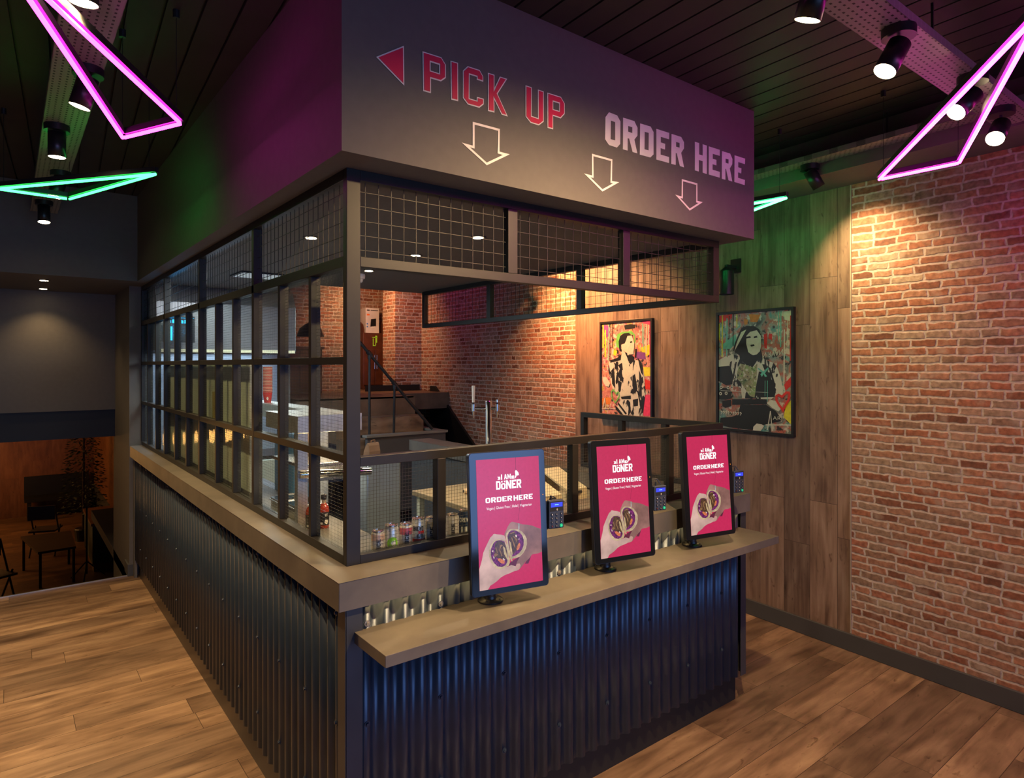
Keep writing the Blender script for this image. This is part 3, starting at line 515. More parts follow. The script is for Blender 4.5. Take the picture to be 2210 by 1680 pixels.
b.m = 2; b.prism([[(4.075, 2.49), (4.12, 2.49), (4.12, 2.515), (4.075, 2.515)]], f_); b.m = 3
for z in (2.32, 2.36): b.prism([[(4.072, z), (4.095, z), (4.095, z+.02), (4.072, z+.02)]], f_)
b.m = 0
b.prism([[(4.075, 2.56), (4.12, 2.56), (4.12, 2.574), (4.075, 2.574)]], f_); b.prism([[(4.135, 2.562), (4.25, 2.562), (4.25, 2.572), (4.135, 2.572)]], f_)
b.build('artwork', [MPL, MWT, M('orange_ink', (.8, .2, .05)), M('blue_ink', (.05, .2, .6))], t_, t_.location)
# ---------------------------------------------------------------- lettering painted on the bulkhead
YF = 1.903
def F_(a, z, h): return (a, YF-.0012-h, z)
MRD = M('sign_red', (.66, .018, .075), .5); MSW = M('sign_white', (.86, .76, .72), .55); MSW2 = M('sign_white_soft', (.80, .74, .72), .55)
def lett(parent, name, loops, red):
    b = MB()
    if red:
        b.m = 0; b.prism(loops, F_, .001)
        I_ = [inset(l, .0042 if k == 0 else -.0042) for k, l in enumerate(loops)]; b.m = 1; b.prism(I_, lambda a, z, h: (a, YF-.0032-h, z), .0006)
        # a white outline with the red field laid inside it
        return b.build(name, [MSW, MRD], parent, parent.location)
    b.prism(loops, F_, .001); return b.build(name, MSW2, parent, parent.location)
t_ = thing('painted_lettering', 'large red PICK UP letters outlined in white painted on the grey bulkhead', 'sign', (1.4, YF, 2.75))
for n in ('P', 'I', 'C', 'K', 'U', 'P2'): lett(t_, 'letter', SG[n], 1)
t_ = thing('painted_arrow', 'solid red triangle arrow pointing left before the words PICK UP', 'sign', (1.05, YF, 2.8))
lett(t_, 'arrow_head', SG['tri'], 1)
t_ = thing('painted_lettering', 'off-white solid ORDER HERE letters painted on the grey bulkhead', 'sign', (2.6, YF, 2.75))
for n in ('O', 'R', 'D', 'E', 'R2', 'H', 'E2', 'R3', 'E3'): lett(t_, 'letter', SG[n], 0)
for n, l in (('A1', 'white outlined down arrow painted under the words PICK UP'), ('A2', 'white outlined down arrow painted below the start of the word ORDER'), ('A3', 'smallest-looking white outlined down arrow painted under the word HERE')):
    b = MB(); b.prism([SG[n][0], inset(SG[n][0], .0085)], F_, .001); tag(b.build('painted_arrow', MSW), l, 'sign', 'outlined arrows on the bulkhead')
# ---------------------------------------------------------------- counter
XF0, XF1, YF0 = .899, 3.03, 1.94
def corr(p0, p1, nrm, z0, z1, per=.0695, amp=.009):
    p0, p1, nrm = V(p0), V(p1), V(nrm); L_ = (p1-p0).length; n = int(L_/per*12); b = MB(); vs = []; fs = []
    for i in range(n+1):
        u = L_*i/n; p = p0.lerp(p1, i/n); c = sin(2*pi*u/per); c = max(-1, min(1, c*1.25)); q = p+nrm*(amp*c)
        vs += [(q.x, q.y, z0), (q.x, q.y, z1)]
    fs = [(2*i, 2*i+2, 2*i+3, 2*i+1) for i in range(n)]
    b.add(vs, fs); return b
CT = thing('counter', 'corrugated dark metal counter wrapping the front and side of the kitchen', 'counter', (1.9, 2.1, 0))
cl = CT.location
b = MB(); b.box(.875, 3.06, 1.965, 2.33, .15, 1.009); b.box(.875, 1.13, 2.33, 6.25, .15, 1.009); b.box(2.90, 3.06, 2.33, 5.19, .15, 1.009); b.build('carcass', MDK, CT, cl)
corr((XF0, YF0, 0), (XF1, YF0, 0), (0, -1, 0), .15, 1.009).build('front_cladding', MCR, CT, cl, smooth=True, solid=.0012)
corr((.852, 1.985, 0), (.852, 6.2, 0), (-1, 0, 0), .15, 1.009).build('side_cladding', MCR, CT, cl, smooth=True, solid=.0012)
b = MB(); b.box(.842, .899, 1.927, 1.931, .15, 1.01); b.box(.840, .844, 1.927, 1.985, .15, 1.01); b.build('corner_trim', MTR, CT, cl)
b = MB(); b.box(3.028, 3.074, 1.927, 1.931, .15, 1.01); b.box(3.07, 3.074, 1.931, 5.19, .15, 1.01); b.build('corner_trim', MTR, CT, cl)
b = MB(); b.box(.84, .86, 6.19, 6.255, .0, 1.01); b.build('end_trim', MG, CT, cl)
b = MB(); b.box(.895, 3.058, 1.979, 1.99, 0, .15); b.box(3.047, 3.058, 1.99, 5.19, 0, .15); b.build('front_kickboard', MBK, CT, cl)
b = MB(); b.box(.878, .889, 1.979, 6.25, 0, .15); b.build('side_kickboard', M('side_kick_lit', (.05, .045, .04), .35), CT, cl)  # same black board as the front, amber lamplight put into its colour
def screw(p, n, m=None):
    p, n = V(p), V(n); b = MB(); b.cyl(p, p+n*.002, .010, n=14); b.cyl(p+n*.002, p+n*.007, .006, .005, n=6); b.build('screw', m or MCR, CT, cl)
MSC = M('zinc', (.45, .43, .38), .3, .8)
for z in (.965, .62, .33):
    for k in range(8): 
        u = .0175+.0695*(0.25+4*k); x = XF0+.0174+.0695*4*k
        if x < 3.02: screw((x, YF0-.009, z+(-.02 if z > .9 else 0)), (0, -1, 0), MSC if z > .9 else None)
for z in (.975, .62, .3):
    for k in range(15):
        y = 1.985+.0174+.0695*4*k
        if y < 6.2: screw((.843, y, z), (-1, 0, 0))
b = MB(); b.prism([[(.814, 1.913), (3.092, 1.913), (3.092, 5.2), (2.88, 5.2), (2.88, 2.36), (1.15, 2.36), (1.15, 6.241), (.814, 6.241)]], lambda a, c, h: (a, c, 1.01+h), .09)
tag(b.build('worktop', MLA, bevel=.0015), 'thick brown-grey concrete-look worktop along the top of the counter', 'worktop')
b = MB(); b.box(.871, 3.023, 1.713, 1.936, .893, .929)
tag(b.build('customer_shelf', MLA, bevel=.0012), 'long narrow concrete-look shelf on the counter front below the worktop', 'shelf')
t_ = thing('led_strip', 'warm light strip tucked under the worktop above the shelf', 'light strip', (1.95, 1.925, 1.0))
b = MB(); b.box(.93, 3.01, 1.9295, 1.9465, 1.006, 1.0095); b.build('diffuser', MLD, t_, t_.location)
light('shelf_led', 'AREA', (1.96, 1.926, 1.0), .24, (1, .6, .22), (1.96, 1.934, .9), 2.1, size_y=.008, parent=t_)
# ---------------------------------------------------------------- glazed screens and mesh
def meshpanel(b, P, U, Wd, Hh, step, r, ph=.5):
    """welded grid spanning Wd x Hh from P along U and up"""
    P, U = V(P), V(U).normalized(); N_ = U.cross(V((0, 0, 1))); k = step*ph
    while k < Wd: b.obox(P+U*k+V((0, 0, Hh/2)), U*r, N_*r, V((0, 0, Hh/2))); k += step
    k = step*ph
    while k < Hh: b.obox(P+U*(Wd/2)+V((0, 0, k)), U*(Wd/2), N_*r, V((0, 0, r))); k += step
def pane(b, P, U, Wd, Hh, t=.004):
    P, U = V(P), V(U).normalized(); N_ = U.cross(V((0, 0, 1))); b.obox(P+U*Wd/2+V((0, 0, Hh/2)), U*Wd/2, N_*t/2, V((0, 0, Hh/2)))
MWI = M('wire', (.07, .065, .055), .4, .5); MWB = M('mesh_wire', (.022, .02, .018), .5, .2)
SS = thing('glazed_screen', 'tall black grid of wired glass panes with mesh on top, on the counter side', 'glass screen', (.92, 4.2, ZT)); sl = SS.location
PY_ = [2.085, 2.40, 2.754, 3.112, 3.46, 3.805, 4.18, 4.545, 4.90, 5.262, 5.62, 5.98, 6.27]
b = MB(); X0, X1 = .901, .941
for z0, z1 in ((ZT, 1.131), (2.113, 2.151), (2.41, ZS)): b.box(X0, X1, 2.085, 6.27, z0, z1)
b.build('frame', MFR, SS, sl, bevel=.0015)
for z0, z1 in ((1.445, 1.473), (1.78, 1.807)): b = MB(); b.box(X0+.001, X1-.001, 2.08, 6.27, z0, z1); b.build('glazing_bar', MFR, SS, sl, bevel=.0015)
b = MB(); b.box(.901, .951, 2.055, 2.085, ZT, ZS); b.build('corner_post', MFR, SS, sl, bevel=.0015)
for k, y in enumerate(PY_[1:], 1):
    main = k % 3 == 0; b = MB(); b.box(X0+(0 if main else .003), X1, y-(.0165 if main else .013), y+(.0165 if main else .013), 1.131, ZS-.035 if main else 2.113)
    b.build('post' if main else 'mullion', MFR, SS, sl, bevel=.0015)
for (z0, z1) in ((1.131, 1.445), (1.473, 1.78), (1.807, 2.113)):
    for a, c in zip(PY_, PY_[1:]):
        b = MB(); pane(b, (.926, a, z0), (0, 1, 0), c-a, z1-z0); g = b.build('glass_pane', MGL, SS, sl)
        b = MB(); meshpanel(b, (.926, a, z0), (0, 1, 0), c-a, z1-z0, .0127, .0003); b.build('wire_grid', MWI, g, sl)
for a, c in zip(PY_[::3], PY_[3::3]):
    b = MB(); meshpanel(b, (.921, a, 2.151), (0, 1, 0), c-a, .26, .05, .0011); b.build('mesh_panel', MWB, SS, sl)
FU = thing('mesh_canopy', 'black overhead frame of square wire mesh hanging over the front serving opening', 'mesh screen', (1.98, 2.07, 2.115)); fl = FU.location
b = MB(); b.box(.951, 3.024, 2.055, 2.09, 2.115, 2.15); b.box(.951, 3.024, 2.055, 2.09, 2.41, ZS); b.box(2.974, 3.024, 2.055, 2.09, 2.15, 2.41); b.build('frame', MFR, FU, fl, bevel=.0015)
for x in (1.612, 2.29): b = MB(); b.box(x-.024, x+.024, 2.055, 2.09, 2.15, 2.41); b.build('post', MFR, FU, fl, bevel=.0015)
for a, c in ((.951, 1.588), (1.636, 2.266), (2.314, 2.974)): b = MB(); meshpanel(b, (a, 2.072, 2.15), (1, 0, 0), c-a, .26, .05, .0011); b.build('mesh_panel', MWB, FU, fl)
RU = thing('mesh_canopy', 'black overhead mesh frame receding along the far side, seen against the orange-lit brick', 'mesh screen', (3.0, 3.6, 2.115)); rl = RU.location
b = MB(); b.box(2.984, 3.024, 2.09, 5.15, 2.115, 2.15); b.box(2.984, 3.024, 2.09, 5.15, 2.41, ZS); b.box(2.984, 3.024, 5.11, 5.15, 2.15, 2.41); b.build('frame', MFR, RU, rl, bevel=.0015)
for y in (3.10, 4.12): b = MB(); b.box(2.984, 3.024, y-.024, y+.024, 2.15, 2.41); b.build('post', MFR, RU, rl, bevel=.0015)
for a, c in ((2.09, 3.076), (3.124, 4.096), (4.144, 5.11)): b = MB(); meshpanel(b, (3.004, a, 2.15), (0, 1, 0), c-a, .26, .05, .0011); b.build('mesh_panel', MWB, RU, rl)
FL = thing('glazed_screen', 'low black framed wired-glass screen along the front edge of the worktop', 'glass screen', (2.0, 2.07, ZT)); ll = FL.location
b = MB(); b.box(.951, 3.06, 2.055, 2.09, ZT, 1.131); b.box(.951, 3.06, 2.055, 2.09, 1.432, 1.465); b.box(3.02, 3.06, 2.055, 2.09, 1.131, 1.432); b.build('frame', MFR, FL, ll, bevel=.0015)
XP = [.951, 1.275, 1.618, 1.96, 2.3, 2.62, 3.02]
for x in XP[1:-1]: b = MB(); b.box(x-.018, x+.018, 2.055, 2.09, 1.131, 1.432); b.build('post', MFR, FL, ll, bevel=.0015)
for a, c in zip(XP, XP[1:]):
    b = MB(); pane(b, (a, 2.076, 1.131), (1, 0, 0), c-a, .301); g = b.build('glass_pane', MGW, FL, ll)
    b = MB(); meshpanel(b, (a, 2.076, 1.131), (1, 0, 0), c-a, .301, .0127, .0004); b.build('wire_grid', MWI, g, ll)
RL = thing('glazed_screen', 'short low black framed glass screen across the far end of the worktop', 'glass screen', (3.04, 2.6, ZT)); ll = RL.location
b = MB(); b.box(3.02, 3.06, 2.09, 3.12, ZT, 1.131); b.box(3.02, 3.06, 2.09, 3.12, 1.432, 1.465); b.box(3.02, 3.06, 3.09, 3.12, 1.131, 1.432); b.build('frame', MFR, RL, ll, bevel=.0015)
YP = [2.09, 2.43, 2.77, 3.09]
for y in YP[1:-1]: b = MB(); b.box(3.022, 3.058, y-.018, y+.018, 1.131, 1.432); b.build('post', MFR, RL, ll, bevel=.0015)
for a, c in zip(YP, YP[1:]): b = MB(); pane(b, (3.04, a, 1.131), (0, 1, 0), c-a, .301); g = b.build('glass_pane', MGW, RL, ll)
# ---------------------------------------------------------------- order screens
SP = screenm('screen_pink', (.50, .013, .080), 1, .04, 90); SWH = screenm('screen_white', (.95, .93, .93), 1)
SKL = screenm('screen_skin_pale', (.52, .33, .28), 1, .25, 12); SKR = screenm('screen_skin_warm', (.26, .12, .10), 1, .35, 12); SKM = screenm('screen_skin_mid', (.40, .22, .18), 1, .2, 30)
SWR = screenm('screen_wrap', (.46, .34, .20), 1, .25, 60); SCB = screenm('screen_cabbage', (.12, .008, .09), 1, .7, 160); SME = screenm('screen_meat', (.07, .03, .012), 1, .5, 120)
SMT = screenm('screen_meat_light', (.24, .12, .045), 1, .25, 90); SFR = screenm('screen_chips', (.50, .36, .18), 1, .2, 60); SCA = screenm('screen_carrot', (.56, .15, .05), 1, .25, 150)
SSE = screenm('screen_cheese', (.66, .52, .42), 1, .1); SRG = screenm('screen_silver', (.35, .33, .32), 1, .3, 90); SDK = screenm('screen_dark', (.10, .008, .03), 1, .2)
SBL = screenm('screen_blue', (.04, .06, .75), 1.1); SBT = screenm('screen_cyan', (.2, .6, 1), 1.2)
KG = M('kiosk_glass', (.006, .007, .009), .08, spec=.6)
def make_kiosk():
    root = thing('ordering_kiosk', '', 'touchscreen kiosk', (0, 0, 0), 'ordering kiosks on the shelf')
    cx, cy, cz, tl = .045, -.066, .298, .075; W_, H_ = .301, .492
    def T(a, z, h): return V((cx+a, cy+z*sin(tl)-h*cos(tl), cz+z*cos(tl)+h*sin(tl)))   # a right, z up the screen, h out of it
    def rr(w_, h_, r):
        l = []
        for sx, sz, a0 in ((1, -1, -90), (1, 1, 0), (-1, 1, 90), (-1, -1, 180)):
            for k in range(5): an = R(a0+22.5*k); l.append((sx*(w_/2-r)+r*cos(an), sz*(h_/2-r)+r*sin(an)))
        return l
    b = MB(); b.prism([rr(W_, H_, .012)], lambda a, z, h: T(a, z, h-.022), .020); b.build('housing', MPL, root, smooth=True)
    b = MB(); b.prism([rr(W_-.004, H_-.004, .011)], lambda a, z, h: T(a, z, h-.002), .002); b.build('bezel_glass', KG, root)
    u0, u1, v0, v1 = -.1235, .1255, .221, -.226
    def S_(u, v, h): return T(u0+u*(u1-u0), v0+v*(v1-v0), .0006+h)
    b = MB(); b.prism([[(0, 0), (1, 0), (1, 1), (0, 1)]], S_); dsp = b.build('display', SP, root)
    def lay(b, m, l, h): b.m = m; b.prism([l], lambda u, v, k: S_(u, v, h))
    up = lambda u, v, k: S_(u, 1-v, .0005)
    b = MB()
    for c, x0, x1, y0, y1 in (('D', .298, .370, .243, .176), ('N', .455, .541, .243, .175), ('E', .548, .617, .243, .175), ('R', .624, .700, .244, .175)): block_into(b, c, up, x0, x1, 1-y0, 1-y1)
    block_into(b, 'O', up, .376, .448, 1-.243, 1-.196)
    for x in (.380, .424): b.prism([[(x, 1-.190), (x+.022, 1-.190), (x+.022, 1-.177), (x, 1-.177)]], up)
    block_into(b, 'I', up, .380, .398, 1-.167, 1-.126); block_into(b, 'AM', up, .428, .536, 1-.167, 1-.126)
    for n in ('tailL', 'tailR', 'doner'): lay(b, 0, SCR[n], .0005)
    b.build('logo', SWH, dsp)
    b = MB(); block_into(b, 'ORDER', up, .128, .545, 1-.339, 1-.299); block_into(b, 'HERE', up, .568, .879, 1-.341, 1-.300); b.build('heading', SWH, dsp)
    b = MB(); font_into(b, 'Vegan | Gluten Free | Halal | Vegetarian', up, .139, .856, 1-.400, 1-.372); b.build('subtitle', SWH, dsp)
    b = MB(); lay(b, 0, SCR['crack'], .0002)
    for k in range(16): 
        x, y = random.uniform(.05, .95), random.uniform(.02, .97); r_ = random.uniform(.003, .006); b.prism([[(x, y), (x+r_*1.6, y+r_*.3), (x+r_, y+r_), (x+r_*.2, y+r_*.7)]], lambda u, v, k: S_(u, v, .0002))
    b.build('cracks', SDK, dsp)
    b = MB(); 
    for n, m, h in (('finger', 3, .0003), ('handR', 1, .0004), ('handL', 0, .0005), ('shadow', 3, .0006), ('thumb', 2, .0007), ('ring', 4, .0008)):
        l = SCR[n]; l = [(min(1, max(0, p[0])), min(1, p[1])) for p in l]; lay(b, m, l, h)
    b.build('hands_picture', [SKL, SKR, SKM, SDK, SRG], dsp)
    b = MB(); k = 0
    for w_, i_, m_ in (('wrap2', 'in2', 'meat2'), ('wrap1', 'in1', 'meat1')): lay(b, 0, SCR[w_], .0009+k); lay(b, 1, SCR[i_], .0011+k); lay(b, 2, SCR[m_], .0013+k); k += .0002
    for l in SCR['strip']: lay(b, 3, l, .0017)
    for l in SCR['carrot']: lay(b, 5, l, .0018)
    for l in SCR['fr']: lay(b, 4, l, .0019)
    for l in SCR['seed']: lay(b, 6, l, .0020)
    b.build('wrap_picture', [SWR, SCB, SME, SMT, SFR, SCA, SSE], dsp)
    b = MB(); b.cyl(T(.138, .08, -.0005), T(.138, .08, .0008), .0014, n=8); b.build('indicator', screenm('screen_amber', (1, .3, .02), 1.5), root)
    b = MB(); b.cyl((0, 0, .01), (0, 0, .16), .021, n=24); b.build('pole', MPL, root, smooth=True)
    b = MB(); b.cyl((0, -.0, .13), (.04, cy+.03, .30), .016, n=16); b.box(-.02, .09, cy+.018, cy+.034, .24, .36); b.build('mount_arm', MPL, root)
    b = MB(); b.lathe((0, 0, 0), [(.046, 0), (.046, .006), (.042, .009), (.024, .012), (.022, .02)], 32); fl_ = b.build('base_flange', MPL, root, smooth=True)
    for k in range(4): a = pi/4+k*pi/2; b = MB(); b.cyl((.035*cos(a), .035*sin(a), .009), (.035*cos(a), .035*sin(a), .0115), .004, n=10); b.build('bolt', MBL, fl_)
    b = MB(); b.tube([(cx+.10, cy+.03, .30), (cx+.16, cy+.04, .36), (cx+.20, cy+.035, .36), (cx+.217, cy+.028, .335), (cx+.218, cy+.026, .325)], .0022, 6); b.build('cable', MPL, root, smooth=True)
    return root
kx = [(1.374, 1.884), (1.968, 1.884), (2.548, 1.880)]
lb = ['nearest pink ordering kiosk, at the left end of the shelf', 'middle pink ordering kiosk on the shelf', 'farthest pink ordering kiosk, at the right end of the shelf']
k0 = make_kiosk()
for i, (x, y) in enumerate(kx):
    o = k0 if i == 0 else copy_tree(k0); o.location = (x, y, .929); o.rotation_euler = (0, 0, -.201); o['label'] = lb[i]
def make_reader():
    root = thing('card_reader', '', 'card reader', (0, 0, 0), 'card readers beside the kiosks')
    w_, h_ = .064, .106; MR = M('reader_navy', (.028, .034, .055), .4)
    b = MB(); b.box(-w_/2, w_/2, -.009, .009, -h_/2, h_/2); b.build('body', MR, root, bevel=.004)
    b = MB(); b.box(-w_/2-.010, -w_/2+.004, .004, .014, -h_/2-.003, h_/2-.004); b.box(w_/2-.004, w_/2+.005, .004, .014, -h_/2+.012, -h_/2+.03); b.box(w_/2-.004, w_/2+.004, .004, .014, 0, .02); b.box(-w_/2, w_/2, .0092, .014, -h_/2+.005, h_/2-.005); b.build('cradle', MPL, root, bevel=.002)
    f_ = lambda a, z, h: (a, -.0094-h, z); b = MB(); b.m = 0; b.prism([[(-.028, .012), (.028, .012), (.028, .048), (-.028, .048)]], f_); sc1 = b.build('screen_window', MBK, root)
    b = MB(); g_ = lambda a, z, h: (a, -.0098, z); b.prism([[(-.025, .027), (.025, .027), (.025, .044), (-.025, .044)]], g_); s2 = b.build('display', SBL, root)
    b = MB(); b.prism([[(-.008, .034), (.008, .034), (.008, .0375), (-.008, .0375)]], lambda a, z, h: (a, -.0101, z)); b.build('display_text', SBT, s2)
    b = MB()
    for r_ in (.003, .006): b.tube([(r_*cos(R(a))-.002, -.0100, .018+r_*.8*sin(R(a))) for a in range(-60, 61, 30)], .0006, 4)
    b.build('contactless_mark', MWT, root)
    keys = [('1', '2', '3'), ('4', '5', '6'), ('7', '8', '9'), ('x', '0', 'v')]; kd = None; MKW = M('key_print', (.7, .7, .7), .5)
    for j, rw in enumerate(keys):
        for i, c in enumerate(rw):
            x, z = (i-1)*.0195, .001-j*.0145; b = MB(); gr = c == 'v'
            b.cyl((x, -.009, z), (x, -.0108, z), .0062 if gr else .0052, n=14)
            q = b.build('key', M('key_green', (0, .42, .20), .4, emit=(0, .5, .25), es=.25) if gr else MPL, root)
            b = MB(); font_into(b, c, lambda a, zz, h: (a, -.0111, zz), x-.0013, x+.0013, z-.0022, z+.0022)
            b.build('key_symbol', M('key_red', (.4, .03, .03), .5) if c == 'x' else MKW, q)
    b = MB(); b.box(-w_/2-.0108, -w_/2-.0098, .004, .012, .018, .033); b.build('status_light', M('status_teal', (.1, .6, .45), .4, emit=(.1, .7, .5), es=.5), root)
    b = MB(); b.cyl((-.018, .002, h_/2-.002), (-.018, .002, h_/2+.016), .0035, n=10); b.build('plug', MPL, root)
    return root
r0 = make_reader()
for i, ((x, y), z, s_) in enumerate(zip(kx, (1.228, 1.212, 1.218), ('nearest', 'middle', 'farthest'))):
    o = r0 if i == 0 else copy_tree(r0); a = -.201; lx, ly = .045+.150+.047, -.050
    o.location = (x+lx*cos(a)-ly*sin(a), y+lx*sin(a)+ly*cos(a), z); o.rotation_euler = (0, 0, a); o['label'] = 'small navy card reader with keypad clipped beside the %s kiosk' % s_
# ---------------------------------------------------------------- cans and bottles on the worktop
import bmesh
def wrapped(mb, T, cuts):
    """slice a flat MB along b so that it can be bent round a can, then map it"""
    me = bpy.data.meshes.new('t'); me.from_pydata(mb.v, [], mb.f); bm = bmesh.new(); bm.from_mesh(me)
    for c in cuts: bmesh.ops.bisect_plane(bm, geom=bm.verts[:]+bm.edges[:]+bm.faces[:], plane_co=(0, c, 0), plane_no=(0, 1, 0))
    o = MB(); o.add([T(v.co.x, v.co.y) for v in bm.verts], [[v.index for v in f.verts] for f in bm.faces]) if (bm.verts.index_update() or True) else 0
    bm.free(); bpy.data.meshes.remove(me); return o
ID = lambda a, z, h: (a, z, h)
MAL = M('aluminium', (.72, .68, .62), .22, .95, var=.04)
MINK = M('can_ink', (.02, .02, .03), .5)
def can(x, y, r, h, colA, colB, kind, label, txt='NICE'):
    t_ = thing('drink_can', label, 'can', (x, y, ZT), 'drink cans lined up behind the glass'); c0 = V((x, y, ZT)); ph = math.atan2(-y, -x)
    b = MB(); b.lathe(c0, [(r*.78, .0), (r*.98, .006), (r, .010), (r, h*.52), (r, h*.86), (r*.88, h*.955)], 28); body = b.build('body', colA, t_, c0, smooth=True)
    b = MB(); b.lathe(c0, [(r*.86, h*.945), (r*.9, h*.955), (r*.9, h), (r*.84, h), (r*.82, h*.965), (.001, h*.965)], 28); lid = b.build('lid', MAL, t_, c0, smooth=True)
    b = MB(); b.cyl(c0+V((0, 0, h*.965)), c0+V((0, 0, h*.965+.0012)), r*.32, n=12); b.build('ring_pull', MAL, lid, c0)
    def T(a, bb): an = ph+bb/r; return (x+(r+.0004)*cos(an), y+(r+.0004)*sin(an), ZT+a)
    cuts = [k*.003 for k in range(-8, 9)]
    def deco(fn, mat_, name): m = MB(); fn(m); wrapped(m, T, cuts).build(name, mat_, body, c0)
    band = lambda z0, z1, w0=-.034, w1=.034: (lambda m: m.prism([[(z0, w0), (z1, w0), (z1, w1), (z0, w1)]], ID))
    if colB is not None: deco(band(h*.60, h*.86), colB, 'colour_band')
    def T2(a, bb): an = ph+bb/r; return (x+(r+.0008)*cos(an), y+(r+.0008)*sin(an), ZT+a)
    if kind == 'nice':
        m = MB(); block_into(m, txt, lambda a, z, h_: (a, -z+.004, 0), h*.14, h*.68, -.006, .008); wrapped(m, T2, cuts).build('lettering', MINK, body, c0)
    elif kind == 'lime':
        m = MB(); m.prism([[(h*.36+.022*sin(k*pi/10), .004+.020*cos(k*pi/10)) for k in range(20)]], ID); wrapped(m, T2, cuts).build('lime_disc', M('lime_green', (.25, .62, .02), .5), body, c0)
        def T3(a, bb): an = ph+bb/r; return (x+(r+.0012)*cos(an), y+(r+.0012)*sin(an), ZT+a)
        m = MB()
        for k in range(7): m.prism([[(h*.36+.010*cos(a)+.001*sin(5*a), .008+.010*sin(a)) for a in (k*.9, k*.9+.5, k*.9+.6)]+[(h*.36, .008)]], ID)
        m.prism([[(h*.36+.006*cos(k*.6), .008+.006*sin(k*.6)) for k in range(10)]], ID); wrapped(m, T3, cuts).build('badge', MWT, body, c0)
    else:
        m = MB(); 
        T4 = lambda a, z, h_: (z, a, 0)
        block_into(m, txt, T4, -.020, .020, h*.58, h*.74); 
        if kind == 'elvis': block_into(m, 'ELVIS', T4, -.004, .020, h*.34, h*.47)
        else: m.prism([[(h*.18, -.012), (h*.42, -.012), (h*.42, -.004), (h*.18, -.004)]], ID); m.prism([[(h*.22, .002), (h*.42, .002), (h*.42, .012), (h*.22, .012)]], ID)
        wrapped(m, T2, cuts).build('lettering', MINK if kind == 'elvis' else M('pale_ink', (.5, .55, .6), .5), body, c0)
        if kind == 'elvis': deco(band(h*.14, h*.30), M('can_red', (.42, .02, .015), .4), 'red_band'); deco(band(h*.48, h*.58, 0, .024), M('can_red', (.42, .02, .015), .4), 'red_band')
cw = M('can_white', (.62, .56, .50), .35, .3); 
can(1.050, 2.125, .0235, .086, cw, M('can_peach', (.66, .42, .32), .35, .3), 'nice', 'pale can with a peach top, first from the corner post')
can(1.106, 2.128, .0255, .098, M('can_silver', (.60, .60, .58), .3, .5), None, 'lime', 'silver-white can with a round lime green badge')
can(1.164, 2.126, .0240, .094, cw, M('can_pink', (.62, .12, .15), .35, .3), 'nice', 'pale can with a deep pink top, between the lime can and the red banded can')
can(1.219, 2.130, .0260, .106, M('can_silver', (.60, .60, .58), .3, .5), None, 'elvis', 'tall silver can with red bands and black capital letters', 'BREWD')
can(1.275, 2.130, .0235, .101, cw, M('can_cream', (.62, .50, .30), .35, .3), 'nice', 'cream topped can partly behind the first post of the low screen')
can(1.368, 2.126, .0250, .100, M('can_grey', (.48, .47, .50), .35, .4), None, 'nice', 'pale grey can just right of the first post, beside the nearest kiosk')
can(1.424, 2.128, .0250, .110, M('can_navy', (.02, .045, .12), .35, .3), None, 'brew', 'dark navy can half hidden by the nearest kiosk', 'CREW')
def bottle(x, y, label):
    t_ = thing('sauce_bottle', label, 'bottle', (x, y, ZT), 'hot sauce bottles by the corner'); c0 = V((x, y, ZT)); ph = math.atan2(-y, -x)
    MSA = M('hot_sauce', (.36, .03, .008), .15, var=.25, scale=60, coat=.6)
    b = MB(); b.lathe(c0, [(.019, 0), (.021, .004), (.0215, .075), (.019, .088), (.011, .099), (.009, .104)], 24); b.build('bottle_body', MSA, t_, c0, smooth=True)
    b = MB(); b.lathe(c0, [(.009, .104), (.0088, .119)], 18); b.build('neck', M('bottle_neck', (.45, .35, .25), .15), t_, c0, smooth=True)
    b = MB(); b.lathe(c0, [(.0115, .118), (.012, .121), (.012, .136), (.0105, .138)], 20); b.build('cap', MPL, t_, c0, smooth=True)
    T = lambda rr: (lambda a, bb: (x+(.0215+rr)*cos(ph+bb/.0215), y+(.0215+rr)*sin(ph+bb/.0215), ZT+a)); cuts = [k*.003 for k in range(-8, 9)]
    m = MB(); m.prism([[(.014, -.03), (.068, -.03), (.068, .03), (.014, .03)]], ID); lab = wrapped(m, T(.0005), cuts).build('label', MPL, t_, c0)
    m = MB(); m.prism([[(.028+.010*sin(k*.63)+.002*sin(k*2.1), .010+.008*cos(k*.63)) for k in range(10)]], ID); m.prism([[(.018, -.018), (.026, -.018), (.026, -.004), (.018, -.004)]], ID)
    block_into(m, 'HOT', lambda a, z, h: (z, a, 0), .003, .016, .050, .062); wrapped(m, T(.0009), cuts).build('label_print', MWT, lab, c0)
bottle(1.044, 2.611, 'small hot sauce bottle with black cap and label, fully visible by the corner post')
bottle(.985, 2.60, 'small hot sauce bottle half hidden behind a window mullion')
# ---------------------------------------------------------------- kitchen fittings
t_ = thing('steel_splash_screen', 'long dull stainless splash screen standing on the worktop right behind the side glazing', 'screen', (.985, 4.5, ZT)); tl_ = t_.location
for y0, y1 in ((3.40, 3.96), (3.97, 4.53), (4.54, 5.10), (5.11, 5.68)): b = MB(); b.box(.970, 1.0, y0, y1, ZT+.03, 1.785); b.build('panel', MST2, t_, tl_, bevel=.006)
b = MB(); b.box(.972, 1.03, 3.41, 5.67, ZT+.0005, ZT+.03); b.build('base', MPL, t_, tl_)
b = MB(); b.box(.969, .9705, 4.02, 4.15, 1.45, 1.62); b.build('label_plate', M('yellow_plate', (.35, .27, .06), .5), t_, tl_)
t_ = thing('steel_gantry', 'stainless serving gantry with a square leg and overhead shelf behind the corner glass', 'gantry', (1.1, 2.9, ZT)); tl_ = t_.location
MSB = M('brushed_steel', (.46, .48, .52), .38, .8, scale=40)
